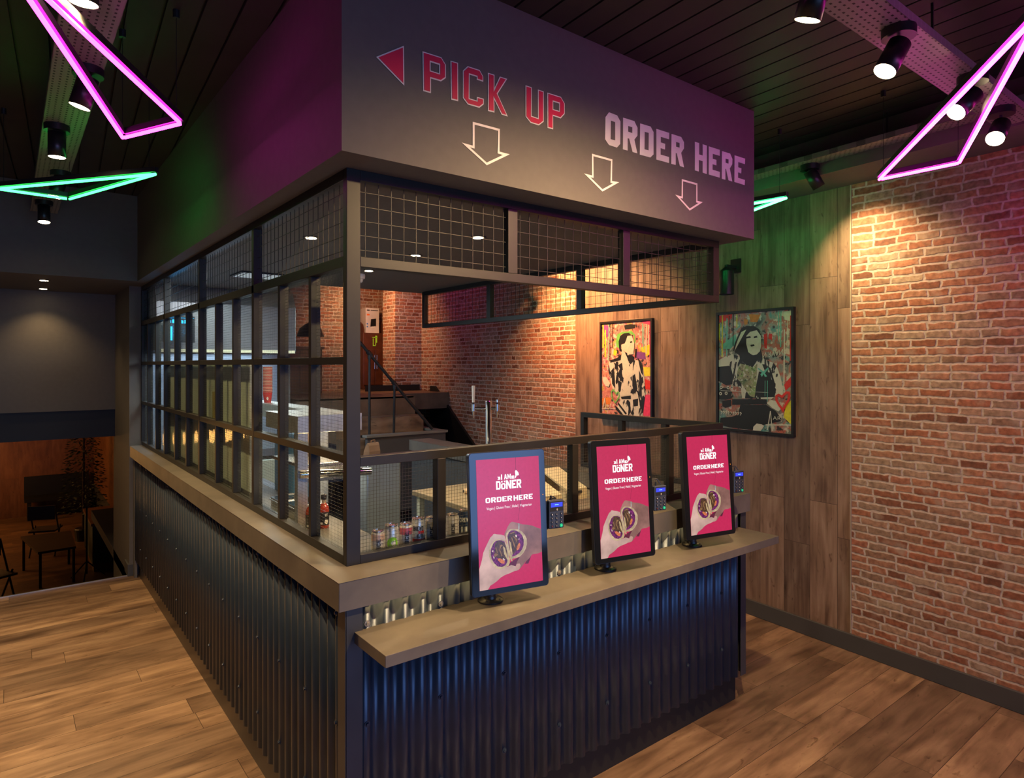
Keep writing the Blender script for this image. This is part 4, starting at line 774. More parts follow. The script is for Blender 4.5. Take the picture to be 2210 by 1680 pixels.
b = MB(); b.prism([[(.965, 2.70), (1.254, 2.70), (1.254, 4.2), (1.145, 4.2), (1.145, 3.12), (.965, 3.12)]], lambda a, c, h: (a, c, 1.49+h), .072); b.build('shelf', MSB, t_, tl_, bevel=.002)
for x, y in ((.965, 2.70), (1.205, 3.07)): b = MB(); b.box(x, x+.045, y, y+.04, ZT, 1.49); b.build('leg', MSB, t_, tl_, bevel=.002)
b = MB(); b.box(.99, 1.25, 2.74, 3.11, 1.335, 1.35); b.box(1.01, 1.25, 2.745, 2.75, 1.27, 1.335); b.build('lower_shelf', MST, t_, tl_, bevel=.002)
b = MB(); b.cyl((.93+.04, 2.69, 1.318), (1.285, 2.675, 1.302), .0175, n=20); b.build('heat_tube', MCH, t_, tl_, smooth=True)
light('heat_lamp', 'AREA', (1.12, 2.9, 1.325), 3, KW2, (1.12, 2.9, 1.1), .22, size_y=.2, parent=t_)
light('gantry_lamp', 'AREA', (1.12, 2.9, 1.485), 2.5, KW2, (1.12, 2.9, 1.35), .22, size_y=.2, parent=t_)
t_ = thing('steel_side_unit', 'narrow steel unit, blue reflection in its colour, behind the low screen near the corner', 'cabinet', (1.37, 2.8, 0)); tl_ = t_.location
b = MB(); b.box(1.29, 1.46, 2.72, 2.86, .08, 1.335); b.build('body', M('steel_blue_reflection', (.25, .34, .46), .3, .7), t_, tl_, bevel=.006)  # steel given a blue base colour for the daylight it reflects
b = MB(); b.box(1.30, 1.45, 2.73, 2.85, .005, .08); b.build('plinth', MPL, t_, tl_)
b = MB(); b.box(1.465, 1.478, 2.80, 2.82, .95, 1.10); b.box(1.46, 1.465, 2.73, 2.85, .1, 1.33); b.build('door', MST, t_, tl_)
for i, (x, y, lab) in enumerate(((1.045, 3.02, 'steel food pan with a lid under the gantry, farther from the corner'), (1.06, 2.86, 'steel food pan with a lid under the gantry, nearer the corner'))):
    t_ = thing('food_pan', lab, 'food pan', (x, y, ZT), 'steel pans under the gantry'); b = MB(); b.box(x-.07, x+.07, y-.06, y+.06, ZT, ZT+.055); b.box(x-.078, x+.078, y-.068, y+.068, ZT+.05, ZT+.055); b.build('pan', MST, t_, t_.location, bevel=.003)
    b = MB(); b.box(x-.072, x+.072, y-.062, y+.062, ZT+.0555, ZT+.062); ld = b.build('lid', MCH, t_, t_.location, bevel=.002); b = MB(); b.cyl((x-.02, y, ZT+.075), (x+.02, y, ZT+.075), .005, n=8); b.box(x-.02, x-.016, y-.003, y+.003, ZT+.062, ZT+.075); b.box(x+.016, x+.02, y-.003, y+.003, ZT+.062, ZT+.075); b.build('handle', MPL, ld, t_.location)
t_ = thing('cup_stack', 'tall stack of red and white paper cups standing upside up on the gantry shelf', 'cups', (1.19, 3.82, 1.562)); c0 = t_.location.copy()
MCR2 = M('cup_red', (.55, .03, .03), .5); MCP = M('cup_rim', (.72, .60, .50), .5)
b = MB(); b.lathe(c0, [(.019, 0), (.026, .055)], 20); cp = b.build('cup', MCR2, t_, c0, smooth=True); b = MB(); b.prism([[(.02+.006*cos(k), .012+.011*sin(k)) for k in range(6)]], lambda a, z, h: (c0.x-a+.012, c0.y-.026-h, c0.z+z+.012)); b.build('cup_print', MWT, cp, c0)
for k in range(18): z = .055+k*.0085; b = MB(); b.lathe(c0+V((0, 0, z)), [(.0255, 0), (.0262, .005)], 20); r_ = b.build('cup', MCR2, t_, c0, smooth=True); b = MB(); b.lathe(c0+V((0, 0, z)), [(.0262, .005), (.0275, .006), (.0275, .0082), (.0262, .0084)], 20); b.build('cup_rim', MCP, r_, c0, smooth=True)
t_ = thing('extractor_hood', 'wide grey steel extractor hood with a lit lower edge at the back of the kitchen', 'extractor hood', (1.5, 6.1, 1.9)); tl_ = t_.location
b = MB(); b.prism([[(5.9, 1.9), (6.415, 1.9), (6.415, 2.44), (5.98, 2.44), (5.9, 2.3)]], lambda a, z, h: (.96+h, a, z), 1.13); b.build('canopy', M('hood_steel', (.33, .32, .33), .4, .6), t_, tl_, bevel=.004)
b = MB(); b.box(.97, 2.08, 5.885, 5.90, 1.885, 1.91); b.build('edge_light', emis('hood_light', (.9, .85, .6), .55), t_, tl_)
light('hood_lamp', 'AREA', (1.5, 6.1, 1.88), 12, (.75, .85, 1), (1.5, 6.1, 1), .9, size_y=.3, parent=t_)
t_ = thing('cooking_range', 'stainless cooking range and splashback below the extractor hood', 'cooker', (1.5, 6.1, 0)); tl_ = t_.location
b = MB(); b.box(1.18, 2.08, 5.75, 6.38, .12, .95); b.build('body', MST2, t_, tl_, bevel=.005); b = MB(); b.box(.97, 2.08, 6.385, 6.41, .95, 1.88); b.build('splashback', M('splash_steel', (.42, .50, .60), .35, .5), t_, tl_)
for k in range(4): b = MB(); x = 1.3+.2*k; b.cyl((x, 5.75, .88), (x, 5.73, .88), .02, n=14); b.build('knob', MPL, t_, tl_)
b = MB(); b.box(1.2, 2.06, 5.8, 6.3, .95, .98); b.build('griddle', MPL, t_, tl_)
t_ = thing('prep_counter', 'low stainless preparation counter running down the middle of the kitchen', 'kitchen counter', (1.7, 4.2, 0)); tl_ = t_.location
b = MB(); b.box(1.17, 1.55, 3.95, 5.5, .12, .86); b.build('body', MST2, t_, tl_, bevel=.005); b = MB(); b.box(1.16, 1.57, 3.93, 5.52, .86, .90); b.build('top', MST, t_, tl_, bevel=.003)
t_ = thing('work_table', 'tan topped work table in the kitchen behind the kiosks', 'table', (2.4, 3.0, 0)); tl_ = t_.location
b = MB(); b.box(1.98, 2.87, 2.42, 3.54, .97, 1.0); b.build('top', M('tan_top', (.22, .175, .11), .5), t_, tl_, bevel=.003)
for x, y in ((2.0, 2.45), (2.0, 3.48), (2.8, 2.45), (2.8, 3.48)): b = MB(); b.box(x, x+.035, y, y+.035, .005, .97); b.build('leg', MST2, t_, tl_)
struct(planks('floor_kitchen', MDK, 1.0, 3.0, 2.34, 6.4, .004, .003))
def crate(x, y, z, lab, col, tilt):
    t_ = thing('food_bin', lab, 'container', (x, y, z), 'clear bins on the work table'); mt = M('clear_bin', (.55, .47, .32), .2, 0, coat=.5)
    b = MB(); w_, d_, h_ = .15, .12, .11; P = [(-d_, 0), (d_, 0), (d_, h_*1.5), (-d_, h_*.7)]
    b.prism([P, [(-d_+.01, .01), (-d_+.01, h_*.62), (d_-.01, h_*1.4), (d_-.01, .01)]], lambda a, zz, h: (x-w_/2+h, y+a, z+zz), w_); b.build('bin', mt, t_, (x, y, z))
    b = MB(); b.box(x-w_/2, x+w_/2, y-d_, y+d_, z, z+.01); b.box(x-w_/2, x-w_/2+.006, y-d_+.005, y+d_-.005, z+.01, z+.06); b.build('base', mt, t_, (x, y, z))
    b = MB(); b.cyl((x-.02, y-d_-.012, z+.06), (x+.02, y-d_-.012, z+.06), .009, n=12); b.build('knob', MPL, t_, (x, y, z))
crate(2.30, 2.72, 1.0, 'sloping clear plastic food bin seen just right of the nearest kiosk', 0, 0); crate(2.55, 2.78, 1.0, 'sloping clear plastic food bin beside the second post, behind the bin nearest the first kiosk', 0, 0)
t_ = thing('paper_roll', 'pale roll of paper lying on its side behind the nearest kiosk', 'paper roll', (2.3, 3.25, 1.0)); b = MB(); b.cyl((2.17, 3.25, 1.017), (2.42, 3.25, 1.017), .017, n=16); b.build('roll', M('kraft_roll', (.55, .42, .28), .7), t_, t_.location, smooth=True); b = MB(); b.cyl((2.168, 3.25, 1.017), (2.171, 3.25, 1.017), .008, n=12); b.build('core', MBK, t_, t_.location)
# draught beer tap on the far end of the worktop
t_ = thing('beer_tap', 'tall chrome beer tap column with two faucets standing on the far worktop', 'beer tap', (2.98, 4.11, ZT)); c0 = t_.location.copy(); x, y = 2.98, 4.11
b = MB(); b.lathe(c0, [(.045, 0), (.045, .008), (.025, .014), (.0235, .02), (.0245, .39), (.022, .399), (.001, .402)], 28); b.build('column', MCH, t_, c0, smooth=True)
for dx, dy, hb in ((-.104, .058, 1), (.05, -.045, 0)):
    p = V((x+dx, y+dy, 1.437)); b = MB(); b.cyl((x, y, 1.437), p, .011, n=14); b.cyl(p-V((0, 0, .02)), p+V((0, 0, .035)), .014, n=14); b.cyl(p-V((0, 0, .075)), p-V((0, 0, .02)), .006, .011, n=12); fa = b.build('faucet', MCH, t_, c0, smooth=True)
    b = MB(); b.cyl(p+V((0, 0, .035)), p+V((0, 0, .05)), .008, n=12); b.build('collar', MPL, fa, c0); b = MB(); b.cyl(p+V((0, 0, .05)), p+V((0, 0, .18 if hb else .07)), .011, .014 if hb else .010, n=14); b.build('handle', MWT if hb else MCH, fa, c0, smooth=True)
def bag(x, y, z, s_, rz, lab, lean):
    t_ = thing('paper_bag', lab, 'paper bag', (x, y, z), 'brown paper bags around the gantry'); b = MB(); c, n = V((x, y, z)), 1; w_, d_, h_ = .055*s_, .035*s_, .13*s_
    rot = lambda a, bb, zz: c+V((a*cos(rz)-bb*sin(rz)+lean*zz, a*sin(rz)+bb*cos(rz), zz))
    vs = [rot(sx*w_*k, sy*d_*q, zz) for zz, k, q in ((0, 1, 1), (h_*.5, 1.03, .9), (h_*.85, .98, .5), (h_, 1.0, .12)) for sx, sy in ((-1, -1), (1, -1), (1, 1), (-1, 1))]
    fs = [(4*j+i, 4*j+(i+1) % 4, 4*j+4+(i+1) % 4, 4*j+4+i) for j in range(3) for i in range(4)]+[(3, 2, 1, 0), (12, 13, 14, 15)]
    b.add(vs, fs); b.build('bag', M('kraft_paper', (.05, .03, .02), .8, bmp=.002, scale=25), t_, c); b = MB()
    for q in (-1, 1): b.tube([rot(-w_*.4, q*d_*.1, h_), rot(-w_*.3, q*d_*.1, h_*1.15), rot(w_*.3, q*d_*.1, h_*1.15), rot(w_*.4, q*d_*.1, h_)], .0015, 5)
    b.build('handle', M('kraft_dark', (.09, .05, .03), .8), t_, c)
bag(1.345, 2.79, 1.337, .6, .3, 'crumpled brown paper bag beside the corner post', .1); bag(1.12, 3.02, 1.352, .95, -.2, 'dark brown paper bag half hidden behind the gantry shelf', 0)
t_ = thing('carton', 'blue printed carton on the steel work surface behind the wired glass', 'box', (1.22, 3.45, 1.34)); b = MB(); b.box(1.16, 1.28, 3.30, 3.6, .96+.0, 1.40); b.build('body', M('carton_blue', (.03, .16, .34), .5), t_, t_.location, bevel=.002); b = MB(); font_into(b, 'uch', lambda a, z, h: (a, 3.2985, z), 1.18, 1.24, 1.36, 1.385); b.build('print', MWT, t_, t_.location)
t_ = thing('smoke_detector', 'round white smoke detector on the kitchen ceiling beside the corner post', 'smoke detector', (2.03, 4.43, ZS)); c0 = t_.location.copy(); b = MB(); b.lathe(c0, [(.05, 0), (.052, -.012), (.05, -.03), (.046, -.034)][::-1], 28); b.build('base', MWT, t_, c0, smooth=True); b = MB(); b.lathe(c0, [(.036, -.033), (.036, -.05), (.028, -.062), (.004, -.066)][::-1], 28); b.build('chamber', MWT, t_, c0, smooth=True)
t_ = thing('neon_sign', 'small cyan lit sign hanging on chains in the far left corner of the kitchen', 'neon sign', (1.15, 6.0, 2.05)); tl_ = t_.location; MCY = emis('neon_cyan', (.01, .42, 1), 4)
b = MB(); b.box(.975, 1.20, 5.70, 5.73, 1.96, 2.17); b.build('panel', MPL, t_, tl_); b = MB(); f_ = lambda a, z, h: (a, 5.697-h, z); [b.prism([[(.99+.022*k, 2.112), (1.004+.022*k, 2.112), (1.004+.022*k, 2.14-.008*(k%2)), (.99+.022*k, 2.14)]], f_) for k in range(7)]
b.tube([(.99, 5.695, 2.155), (1.19, 5.695, 2.155)], .0015, 5); b.build('small_letters', MCY, t_, tl_); b = MB(); [b.prism([[(x0, z0), (x1, z0), (x1, z1), (x0, z1)]], f_) for x0, x1, z0, z1 in ((1.0, 1.035, 1.975, 2.085), (1.055, 1.085, 1.985, 2.025), (1.055, 1.085, 2.045, 2.085))]; b.build('big_letters', MCY, t_, tl_)
for x in (.99, 1.18): b = MB(); b.tube([(x, 5.715, 2.17), (x, 5.715, ZS)], .003, 5); b.build('chain', MST, t_, tl_)
light('sign_glow', 'POINT', (1.05, 5.62, 2.05), .8, (.02, .45, 1), size=.06, parent=t_)
# ---------------------------------------------------------------- cable trays, spotlights, downlights
def tray(name, label, p0, p1, wd_, t=.03):
    p0, p1 = V(p0), V(p1); L_ = (p1-p0).length; d = (p1-p0).normalized(); n = V((-d.y, d.x, 0)); t_ = thing(name, label, 'cable tray', (p0+p1)/2); b = MB()
    P = [p0+n*wd_/2, p0-n*wd_/2, p1-n*wd_/2, p1+n*wd_/2]; b.quad(P, [(0, 0), (0, wd_), (L_, wd_), (L_, 0)]); b.quad([p+V((0, 0, .002)) for p in P], [(0, 0), (0, wd_), (L_, wd_), (L_, 0)])
    for s_ in (-1, 1): b.obox((p0+p1)/2+n*(wd_/2*s_)+V((0, 0, t/2)), d*L_/2, n*.001, V((0, 0, t/2)))
    b.build('tray', MTY, t_, t_.location); k = .3
    while k < L_: b = MB(); q = p0+d*k; b.box(q.x-.004, q.x+.004, q.y-.004, q.y+.004, q.z+.003, ZC); k += 1.2; b.build('hanger', MBL, t_, t_.location)
    return t_
tray('cable_tray', 'perforated steel cable tray running along the ceiling at the left', (.208, .2, 2.9), (.215, 5.85, 2.9), .16)
tray('cable_tray', 'wide perforated steel cable tray crossing the ceiling at the upper right', (1.2, .935, 2.9), (3.68, .92, 2.9), .145)
tray('cable_tray', 'narrow perforated tray following the beam above the brick and wood wall', WP(-1, .43, 2.965), WP(5.9, .43, 2.965), .11)
def spotlight(p, d, label, ztop=2.9, e=20, spot=95, col=KW, blend=.9, grp='black ceiling spotlights', to=None):
    p, d = V(p), V(d).normalized(); t_ = thing('spotlight', label, 'spotlight', (p.x, p.y, ztop), grp); tl_ = t_.location
    top = p-d*.11; b = MB(); b.cyl((top.x, top.y, ztop-.03), (top.x, top.y, ztop), .052, n=28); b.build('canopy', MPL, t_, tl_, smooth=True)
    b = MB(); b.cyl((top.x, top.y, ztop-.03), top+V((0, 0, -.0)), .007, n=10); b.build('stem', MPL, t_, tl_, smooth=True)
    b = MB(); b.cyl(top-d*.005, p, .036, n=28, cap=False); b.cyl(top-d*.006, top-d*.004, .036, n=28); b.cyl(p-d*.002, p, .036, .036, n=28, cap=False); b.build('head', MPL, t_, tl_, smooth=True, solid=.001)
    b = MB(); b.cyl(p-d*.006, p-d*.002, .034, n=24); b.build('lens', MLE, t_, tl_)
    light('spot_beam', 'SPOT', p+d*.004, e, col, p+d, .03, spot, blend, parent=t_)
dn = (0, 0, -1)
LS = [((.162, 2.075, 2.75), (0, .1, -1), 'at the top edge above the long pink neon'), ((.215, 2.916, 2.75), (-.25, .1, -1), 'beside the left pink neon triangle'), ((.185, 3.69, 2.75), dn, 'just above the green neon triangle'), ((.215, 4.552, 2.75), (-.3, -.1, -1), 'seen through the green neon triangle'), ((.2, 5.423, 2.75), (0, -.2, -1), 'farthest along the left tray, below the green neon')]
for p, d, l in LS: spotlight(p, d, 'lit spotlight on the left tray, '+l, e=135, spot=120)
spotlight((1.777, .922, 2.75), (.05, .35, -1), 'lit black spotlight at the top right of the picture on the wide tray', e=300, spot=162, blend=1)
spotlight((2.288, .925, 2.75), (-.55, .25, -1), 'lit black spotlight below the middle of the wide perforated tray', e=85, spot=130)
spotlight((2.872, .906, 2.75), (-1, .45, -1), 'bright spotlight facing the room inside the right pink neon triangle', e=70, spot=100)
spotlight((3.341, .908, 2.75), (-1, .0, -.95), 'bright spotlight facing the room just above the brick wall', e=70, spot=100)
spotlight((3.80, 1.90, 2.835), (.42, -.30, -.86), 'black spotlight aimed at the wall under the narrow tray, lamp hidden', ztop=2.965, e=80, spot=100, blend=.9)
def downlight(x, y, label, e, z=ZS, col=KW2, spot=110, grp='recessed downlights'):
    t_ = thing('downlight', label, 'downlight', (x, y, z), grp); b = MB(); b.lathe((x, y, z), [(.030, -.004), (.042, -.004), (.042, 0), (.030, 0)], 24); b.build('rim', MBL, t_, t_.location)
    b = MB(); b.cyl((x, y, z-.003), (x, y, z-.0055), .028, n=24); b.build('lens', MLE, t_, t_.location); light('beam', 'SPOT', (x, y, z-.008), e, col, (x, y, 0), .03, spot, .8, parent=t_)
downlight(1.933, 2.757, 'kitchen ceiling downlight nearest the serving opening', 125); downlight(1.952, 3.445, 'middle kitchen ceiling downlight', 45); downlight(2.009, 4.206, 'kitchen ceiling downlight beside the white smoke detector', 40)
downlight(.231, 6.26, 'nearer downlight in the soffit over the stairwell', 16, col=KW); downlight(.25, 6.949, 'farther downlight in the soffit over the stairwell', 22, col=KW)
downlight(1.25, 3.3, 'added kitchen downlight brightening the steel behind the glazed side screen', 55, col=(1, .86, .66))  # extra downlight added to brighten the steel behind the side glazing
t_ = thing('ceiling_light_panel', 'flat white square light panel on the kitchen ceiling behind the side mesh', 'ceiling light', (1.4, 4.9, ZS)); b = MB(); b.box(1.3, 1.6, 4.75, 5.05, ZS-.012, ZS-.001); b.build('frame', MFR, t_, t_.location); b = MB(); b.box(1.32, 1.58, 4.77, 5.03, ZS-.014, ZS-.012); b.build('diffuser', emis('panel_light', (.75, .85, .9), .18), t_, t_.location)
light('panel_beam', 'AREA', (1.4, 4.9, ZS-.02), 30, (.8, .9, .9), (1.4, 4.9, 0), .45, parent=t_)
# ---------------------------------------------------------------- neon triangles
def neon(label, pts, mat_, wires=(0, 1, 2), zt=ZC):
    c = sum((V(p) for p in pts), V())/3; t_ = thing('neon_light', label, 'neon light', c); n = len(pts)
    P = [V(p)+(c-V(p)).normalized()*.0 for p in pts]
    b = MB()
    for i in range(3):
        a, d = P[i], P[(i+1) % 3]; u = (d-a).normalized(); b.bar(a+V((0, 0, .022)), d+V((0, 0, .022)), .022, .024)
    b.build('housing', MBL, t_, c)
    for i in range(3):
        a, d = P[i], P[(i+1) % 3]; u = (d-a).normalized(); b = MB(); b.cyl(a+u*.012, d-u*.004, .0068, n=12); b.build('neon_tube', mat_, t_, c, smooth=True)
    for i in wires: b = MB(); q = P[i].lerp(c, .08); b.cyl((q.x, q.y, q.z+.034), (q.x, q.y, zt), .0012, n=5); b.lathe((q.x, q.y, zt-.03), [(.012, 0), (.012, .03)], 10); b.build('suspension_wire', MBL, t_, c)
neon('long thin pink neon triangle hanging at the upper left', [(.371, 3.035, 2.7), (.523, 2.719, 2.7), (-.017, 1.838, 2.7)], MNP)
neon('green neon triangle hanging at the left below the pink one', [(.568, 3.511, 2.7), (.274, 4.337, 2.7), (-.037, 4.317, 2.7)], MNG)
neon('long pink neon triangle hanging at the upper right in front of the brick wall', [(3.413, 1.405, 2.7), (3.418, 1.064, 2.7), (2.11, .468, 2.7)], MNB)
neon('added pink neon triangle close to the brick wall, unseen past the right edge', [(3.92, .62, 2.74), (3.93, -.1, 2.74), (3.6, -.5, 2.74)], MNC)  # added out of view to throw more magenta onto the brick
neon('green neon triangle mostly hidden behind the right end of the bulkhead', [(3.458, 1.912, 2.72), (3.3, 2.9, 2.72), (3.75, 2.6, 2.72)], MNH)
neon('small green neon glimpsed through the far mesh, above the brick', [(3.98, 4.80, 2.6), (4.12, 5.05, 2.6), (3.82, 4.9, 2.6)], MNG, zt=ZC)
neon('added pink neon triangle by the landing behind the kitchen, out of view', [(3.5, 7.3, 2.9), (4.1, 6.9, 2.9), (3.3, 6.6, 2.9)], MNP)  # hidden neon added to tint the far brick pink
# ceiling spots over the passage between the kitchen and the long wall
spotlight(WP(4.75, .62, 2.80), (.45, -.08, -.45), 'orange-toned spotlight over the passage washing the brick wall', e=300, spot=125, col=(1, .42, .15), ztop=ZC)
spotlight(WP(3.9, .75, 2.80), (.45, 0, -.45), 'spotlight over the passage above the smaller-looking poster', e=60, spot=85, col=(1, .55, .25), ztop=ZC)
spotlight((3.45, 7.5, 2.85), (.5, .6, -.6), 'spotlight lighting the brick beside the cupboard', e=80, spot=150, col=(1, .5, .22), ztop=ZC)
# ---------------------------------------------------------------- posters
def poster(name, label, s0, s1, z0, z1, seed, DD, grp, kind):
    t_ = thing('framed_poster', label, 'poster', WP((s0+s1)/2, 0, (z0+z1)/2), grp); c = t_.location
    b = MB(); w_ = .018
    for a, d, e, f in ((s0, s1, z0, z0+w_), (s0, s1, z1-w_, z1), (s0, s0+w_, z0+w_, z1-w_), (s1-w_, s1, z0+w_, z1-w_)): b.obox(WP((a+d)/2, .014, (e+f)/2), WDV*(d-a)/2, WNV*.014, V((0, 0, (f-e)/2)))
    b.build('frame', MPL, t_, c, bevel=.001)
    S0, S1, Z0, Z1 = s0+w_, s1-w_, z0+w_, z1-w_
    def T(h): return lambda u, v, k: WP(S1-min(1, max(0, u))*(S1-S0), .016+h, Z1-min(1, max(0, v))*(Z1-Z0))
    b = MB(); b.prism([[(0, 0), (1, 0), (1, 1), (0, 1)]], T(0)); pr = b.build('print', art('art_%s' % kind, seed, 7 if kind == 'a' else 8, 3.3 if kind == 'a' else 7.1), t_, c)
    return t_, pr, T, c
WHI, BLA = M('ink_white', (.56, .58, .52), .4, var=.06, scale=50), M('ink_black', (.012, .012, .012), .4)
def ink(n, c): return M('ink_'+n, c, .4, var=.15, scale=40)
INK = [ink('yellow', (.65, .60, .03)), ink('teal', (.12, .45, .40)), ink('red', (.60, .03, .02)), ink('pink', (.70, .05, .16)), ink('purple', (.20, .06, .28)), ink('orange', (.60, .20, .04)), ink('green', (.14, .45, .10))]
def jacket(name, seed):
    m, t, p = mk(name); tc = nd(t, 'TexCoord'); mp = nd(t, 'Mapping'); mp.inputs['Scale'].default_value = (1, 1, .35); t.links.new(tc.outputs['Object'], mp.inputs[0])
    n = nd(t, 'TexNoise', noise_dimensions='4D'); n.inputs['Scale'].default_value = 16; n.inputs['Detail'].default_value = 6; n.inputs['Distortion'].default_value = 1.5; n.inputs['W'].default_value = seed; t.links.new(mp.outputs[0], n.inputs[0])
    t.links.new(ramp(t, n.outputs[0], [(.44, (.012, .012, .012)), (.46, (.56, .57, .52))]), p.inputs['Base Color']); p.inputs['Roughness'].default_value = .35; return m
JK = jacket('ink_jacket', 3.); JK2 = jacket('ink_jacket_fine', 9.)
def lays(pr, c, T, items, name):
    b = MB(); mats = []; h = .0004
    for mt, loops in items:
        if mt not in mats: mats.append(mt)
        b.m = mats.index(mt)
        for l in loops: b.prism([l] if not isinstance(l[0][0], (list, tuple)) else l, T(h)); h += .00006
    return b.build(name, mats, pr, c)
def ring_(l, w_):
    L = [V((p[0], p[1]*1.4)) for p in l]; q = inset([(p.x, p.y) for p in L], w_); return [l, [(p[0], p[1]/1.4) for p in q]]
def stripes(l, n, w_, sk=.3):
    xs = [p[0] for p in l]; ys = [p[1] for p in l]; r = []
    for k in range(n): x = min(xs)+(max(xs)-min(xs))*(k+.3)/n; y0 = min(ys)+.02; y1 = max(ys)-.02; r.append([(x, y0), (x+w_, y0), (x+w_+sk*.1, (y0+y1)/2), (x+w_*.6, y1), (x, y1), (x+sk*.06, (y0+y1)/2)])
    return r
I_ = INK
t_, pr, T, c = poster('framed_poster', 'framed street-art poster of a guitarist, hung nearest the brick wall', 2.487, 3.112, 1.297, 2.170, [(.28, (.04, .05, .05)), (.40, (.20, .22, .20)), (.47, (.42, .10, .07)), (.53, (.28, .28, .25)), (.60, (.08, .28, .30)), (.70, (.45, .42, .36))], None, 'framed posters on the wood wall', 'a')
g = PA
lays(pr, c, T, [(I_[2], g['patch'][:1]), (I_[5], g['patch'][1:2]), (I_[2], g['patch'][2:4]), (I_[1], g['patch'][4:5]), (I_[2], g['patch'][5:6]), (I_[5], g['patch'][6:7]), (WHI, g['patch'][7:8]), (I_[0], [g['yellow']])], 'paint_patches')
lays(pr, c, T, [(I_[0], g['drips'][:2]), (I_[1], g['drips'][2:3]), (BLA, g['drips'][3:5]), (I_[0], g['drips'][5:6]), (I_[1], g['drips'][6:8]), (WHI, g['drips'][8:9]), (I_[2], g['drips'][9:10]), (WHI, g['drips'][10:11])], 'paint_drips')
T2 = lambda h: T(h+.003)
lays(pr, c, T2, [(JK2, [g['body']]), (BLA, [g['dark1']]), (BLA, stripes(g['dark1'], 3, .02)+[[(.62, .44), (.66, .44), (.76, .60), (.74, .62)], [(.70, .46), (.73, .47), (.80, .62), (.78, .63)], [(.17, .42), (.20, .41), (.16, .56), (.14, .56)], [(.25, .42), (.27, .42), (.22, .58), (.20, .56)], [(.72, .55), (.80, .60), (.76, .70), (.70, .66)]]), (art('art_shirt', [(.35, (.08, .14, .06)), (.5, (.30, .26, .16)), (.65, (.2, .35, .12))], 14, 5.), [g['mid']]), (BLA, [g['shirt'], g['hair']]), (WHI, [[(p[0]*.86+.03+.02, p[1]*.88+.045) for p in g['hair'][:5]]+[(.24, .32), (.22, .36)]]), (WHI, [g['face']]), (BLA, [g['chin'], g['low'], g['head'], g['head2'], g['guitar']])], 'figure')
lays(pr, c, lambda h: T(h+.0045), [(BLA, [[(.40, .205), (.46, .20), (.47, .215), (.40, .22)], [(.51, .205), (.55, .20), (.56, .215), (.51, .22)], [(.46, .275), (.51, .27), (.52, .285), (.47, .29)]]), (WHI, [g['hand'], g['plec']]), (WHI, [[(.03+.008*k, .672), (.70, .672), (.70, .675), (.03, .675)] for k in range(1)]+[[(.2+.022*k, .69), (.204+.022*k, .69), (.198+.022*k, .715), (.193+.022*k, .715)] for k in range(9)]), (WHI, [[(x+.022*cos(a*.8), y+.015*sin(a*.8)) for a in range(8)] for x, y in ((.04, .645), (.145, .645), (.115, .695), (.03, .70), (.20, .640))]), (BLA, [[(x+.010*cos(a*.8), y+.007*sin(a*.8)) for a in range(8)] for x, y in ((.04, .645), (.145, .645), (.115, .695), (.03, .70), (.20, .640))]), (WHI, [[(.03+.035*k, .855), (.05+.035*k, .85), (.062+.035*k, .862), (.045+.035*k, .88), (.035+.035*k, .88), (.05+.035*k, .865)] for k in range(9)])], 'guitar_and_hands')
lays(pr, c, lambda h: T(h+.006), [(I_[2], [ring_(g['heart'], .028)]), (I_[1], [[(.56, .475), (.575, .47), (.64, .50), (.70, .465), (.71, .475), (.66, .515), (.69, .54), (.66, .545), (.645, .52), (.62, .545), (.60, .525), (.62, .51)]]+g['drips'][11:]), (WHI, [l for l in g['A']])], 'spray_marks')
b = MB(); tt = T(.0075); q = g['nirv']; font_into(b, 'NIRVANA', lambda a, z, h: tt(a, .345-.11*(a-.63)-z*.045-0*h, 0), .63, .95, 0, -1); 
b2 = MB(); x0 = .775
b.build('lettering', WHI, pr, c)
b = MB(); font_into(b, 'ARJ', lambda a, z, h: tt(a, z, 0), .765, .885, .905, .865); b.build('signature', WHI, pr, c)
t_, pr, T, c = poster('framed_poster', 'framed street-art poster of a standing figure in a jacket on pink', 3.755, 4.394, 1.297, 2.170, [(.28, (.10, .05, .10)), (.40, (.45, .16, .14)), (.48, (.58, .28, .22)), (.55, (.45, .10, .18)), (.62, (.55, .42, .08)), (.72, (.35, .16, .38))], None, 'framed posters on the wood wall', 'b')
f = PB
lays(pr, c, T, [(I_[4], f['patch'][:1]), (I_[0], f['patch'][1:2]), (BLA, f['patch'][2:3]), (I_[0], f['patch'][3:5]), (I_[4], f['patch'][5:6]), (I_[2], f['patch'][6:7]), (I_[3], f['patch'][7:9]), (I_[5], f['patch'][9:])], 'paint_patches')
lays(pr, c, T, [(I_[0], f['drips'][:2]), (I_[1], f['drips'][2:3]), (BLA, f['drips'][3:5]), (I_[1], f['drips'][5:7]), (WHI, f['drips'][7:9]), (I_[3], f['drips'][9:]), (I_[6], [f['halo']])], 'paint_drips')
lays(pr, c, T2, [(JK, [f['body']]), (BLA, f['stripe']+[f['coll2']]), (WHI, [f['neck'], f['lapel'], f['belly'], f['handm']]), (BLA, [f['collar'], f['hair']]), (WHI, [f['face']]), (BLA, [[(.60, .205), (.64, .20), (.645, .215), (.60, .22)]]), (I_[6], [ring_(f['heart'], .02)]), (WHI, f['A'])], 'figure')
b = MB(); tt = T(.0075); font_into(b, 'RJ', lambda a, z, h: tt(a, z, 0), .12, .20, .905, .87); b.build('signature', WHI, pr, c)
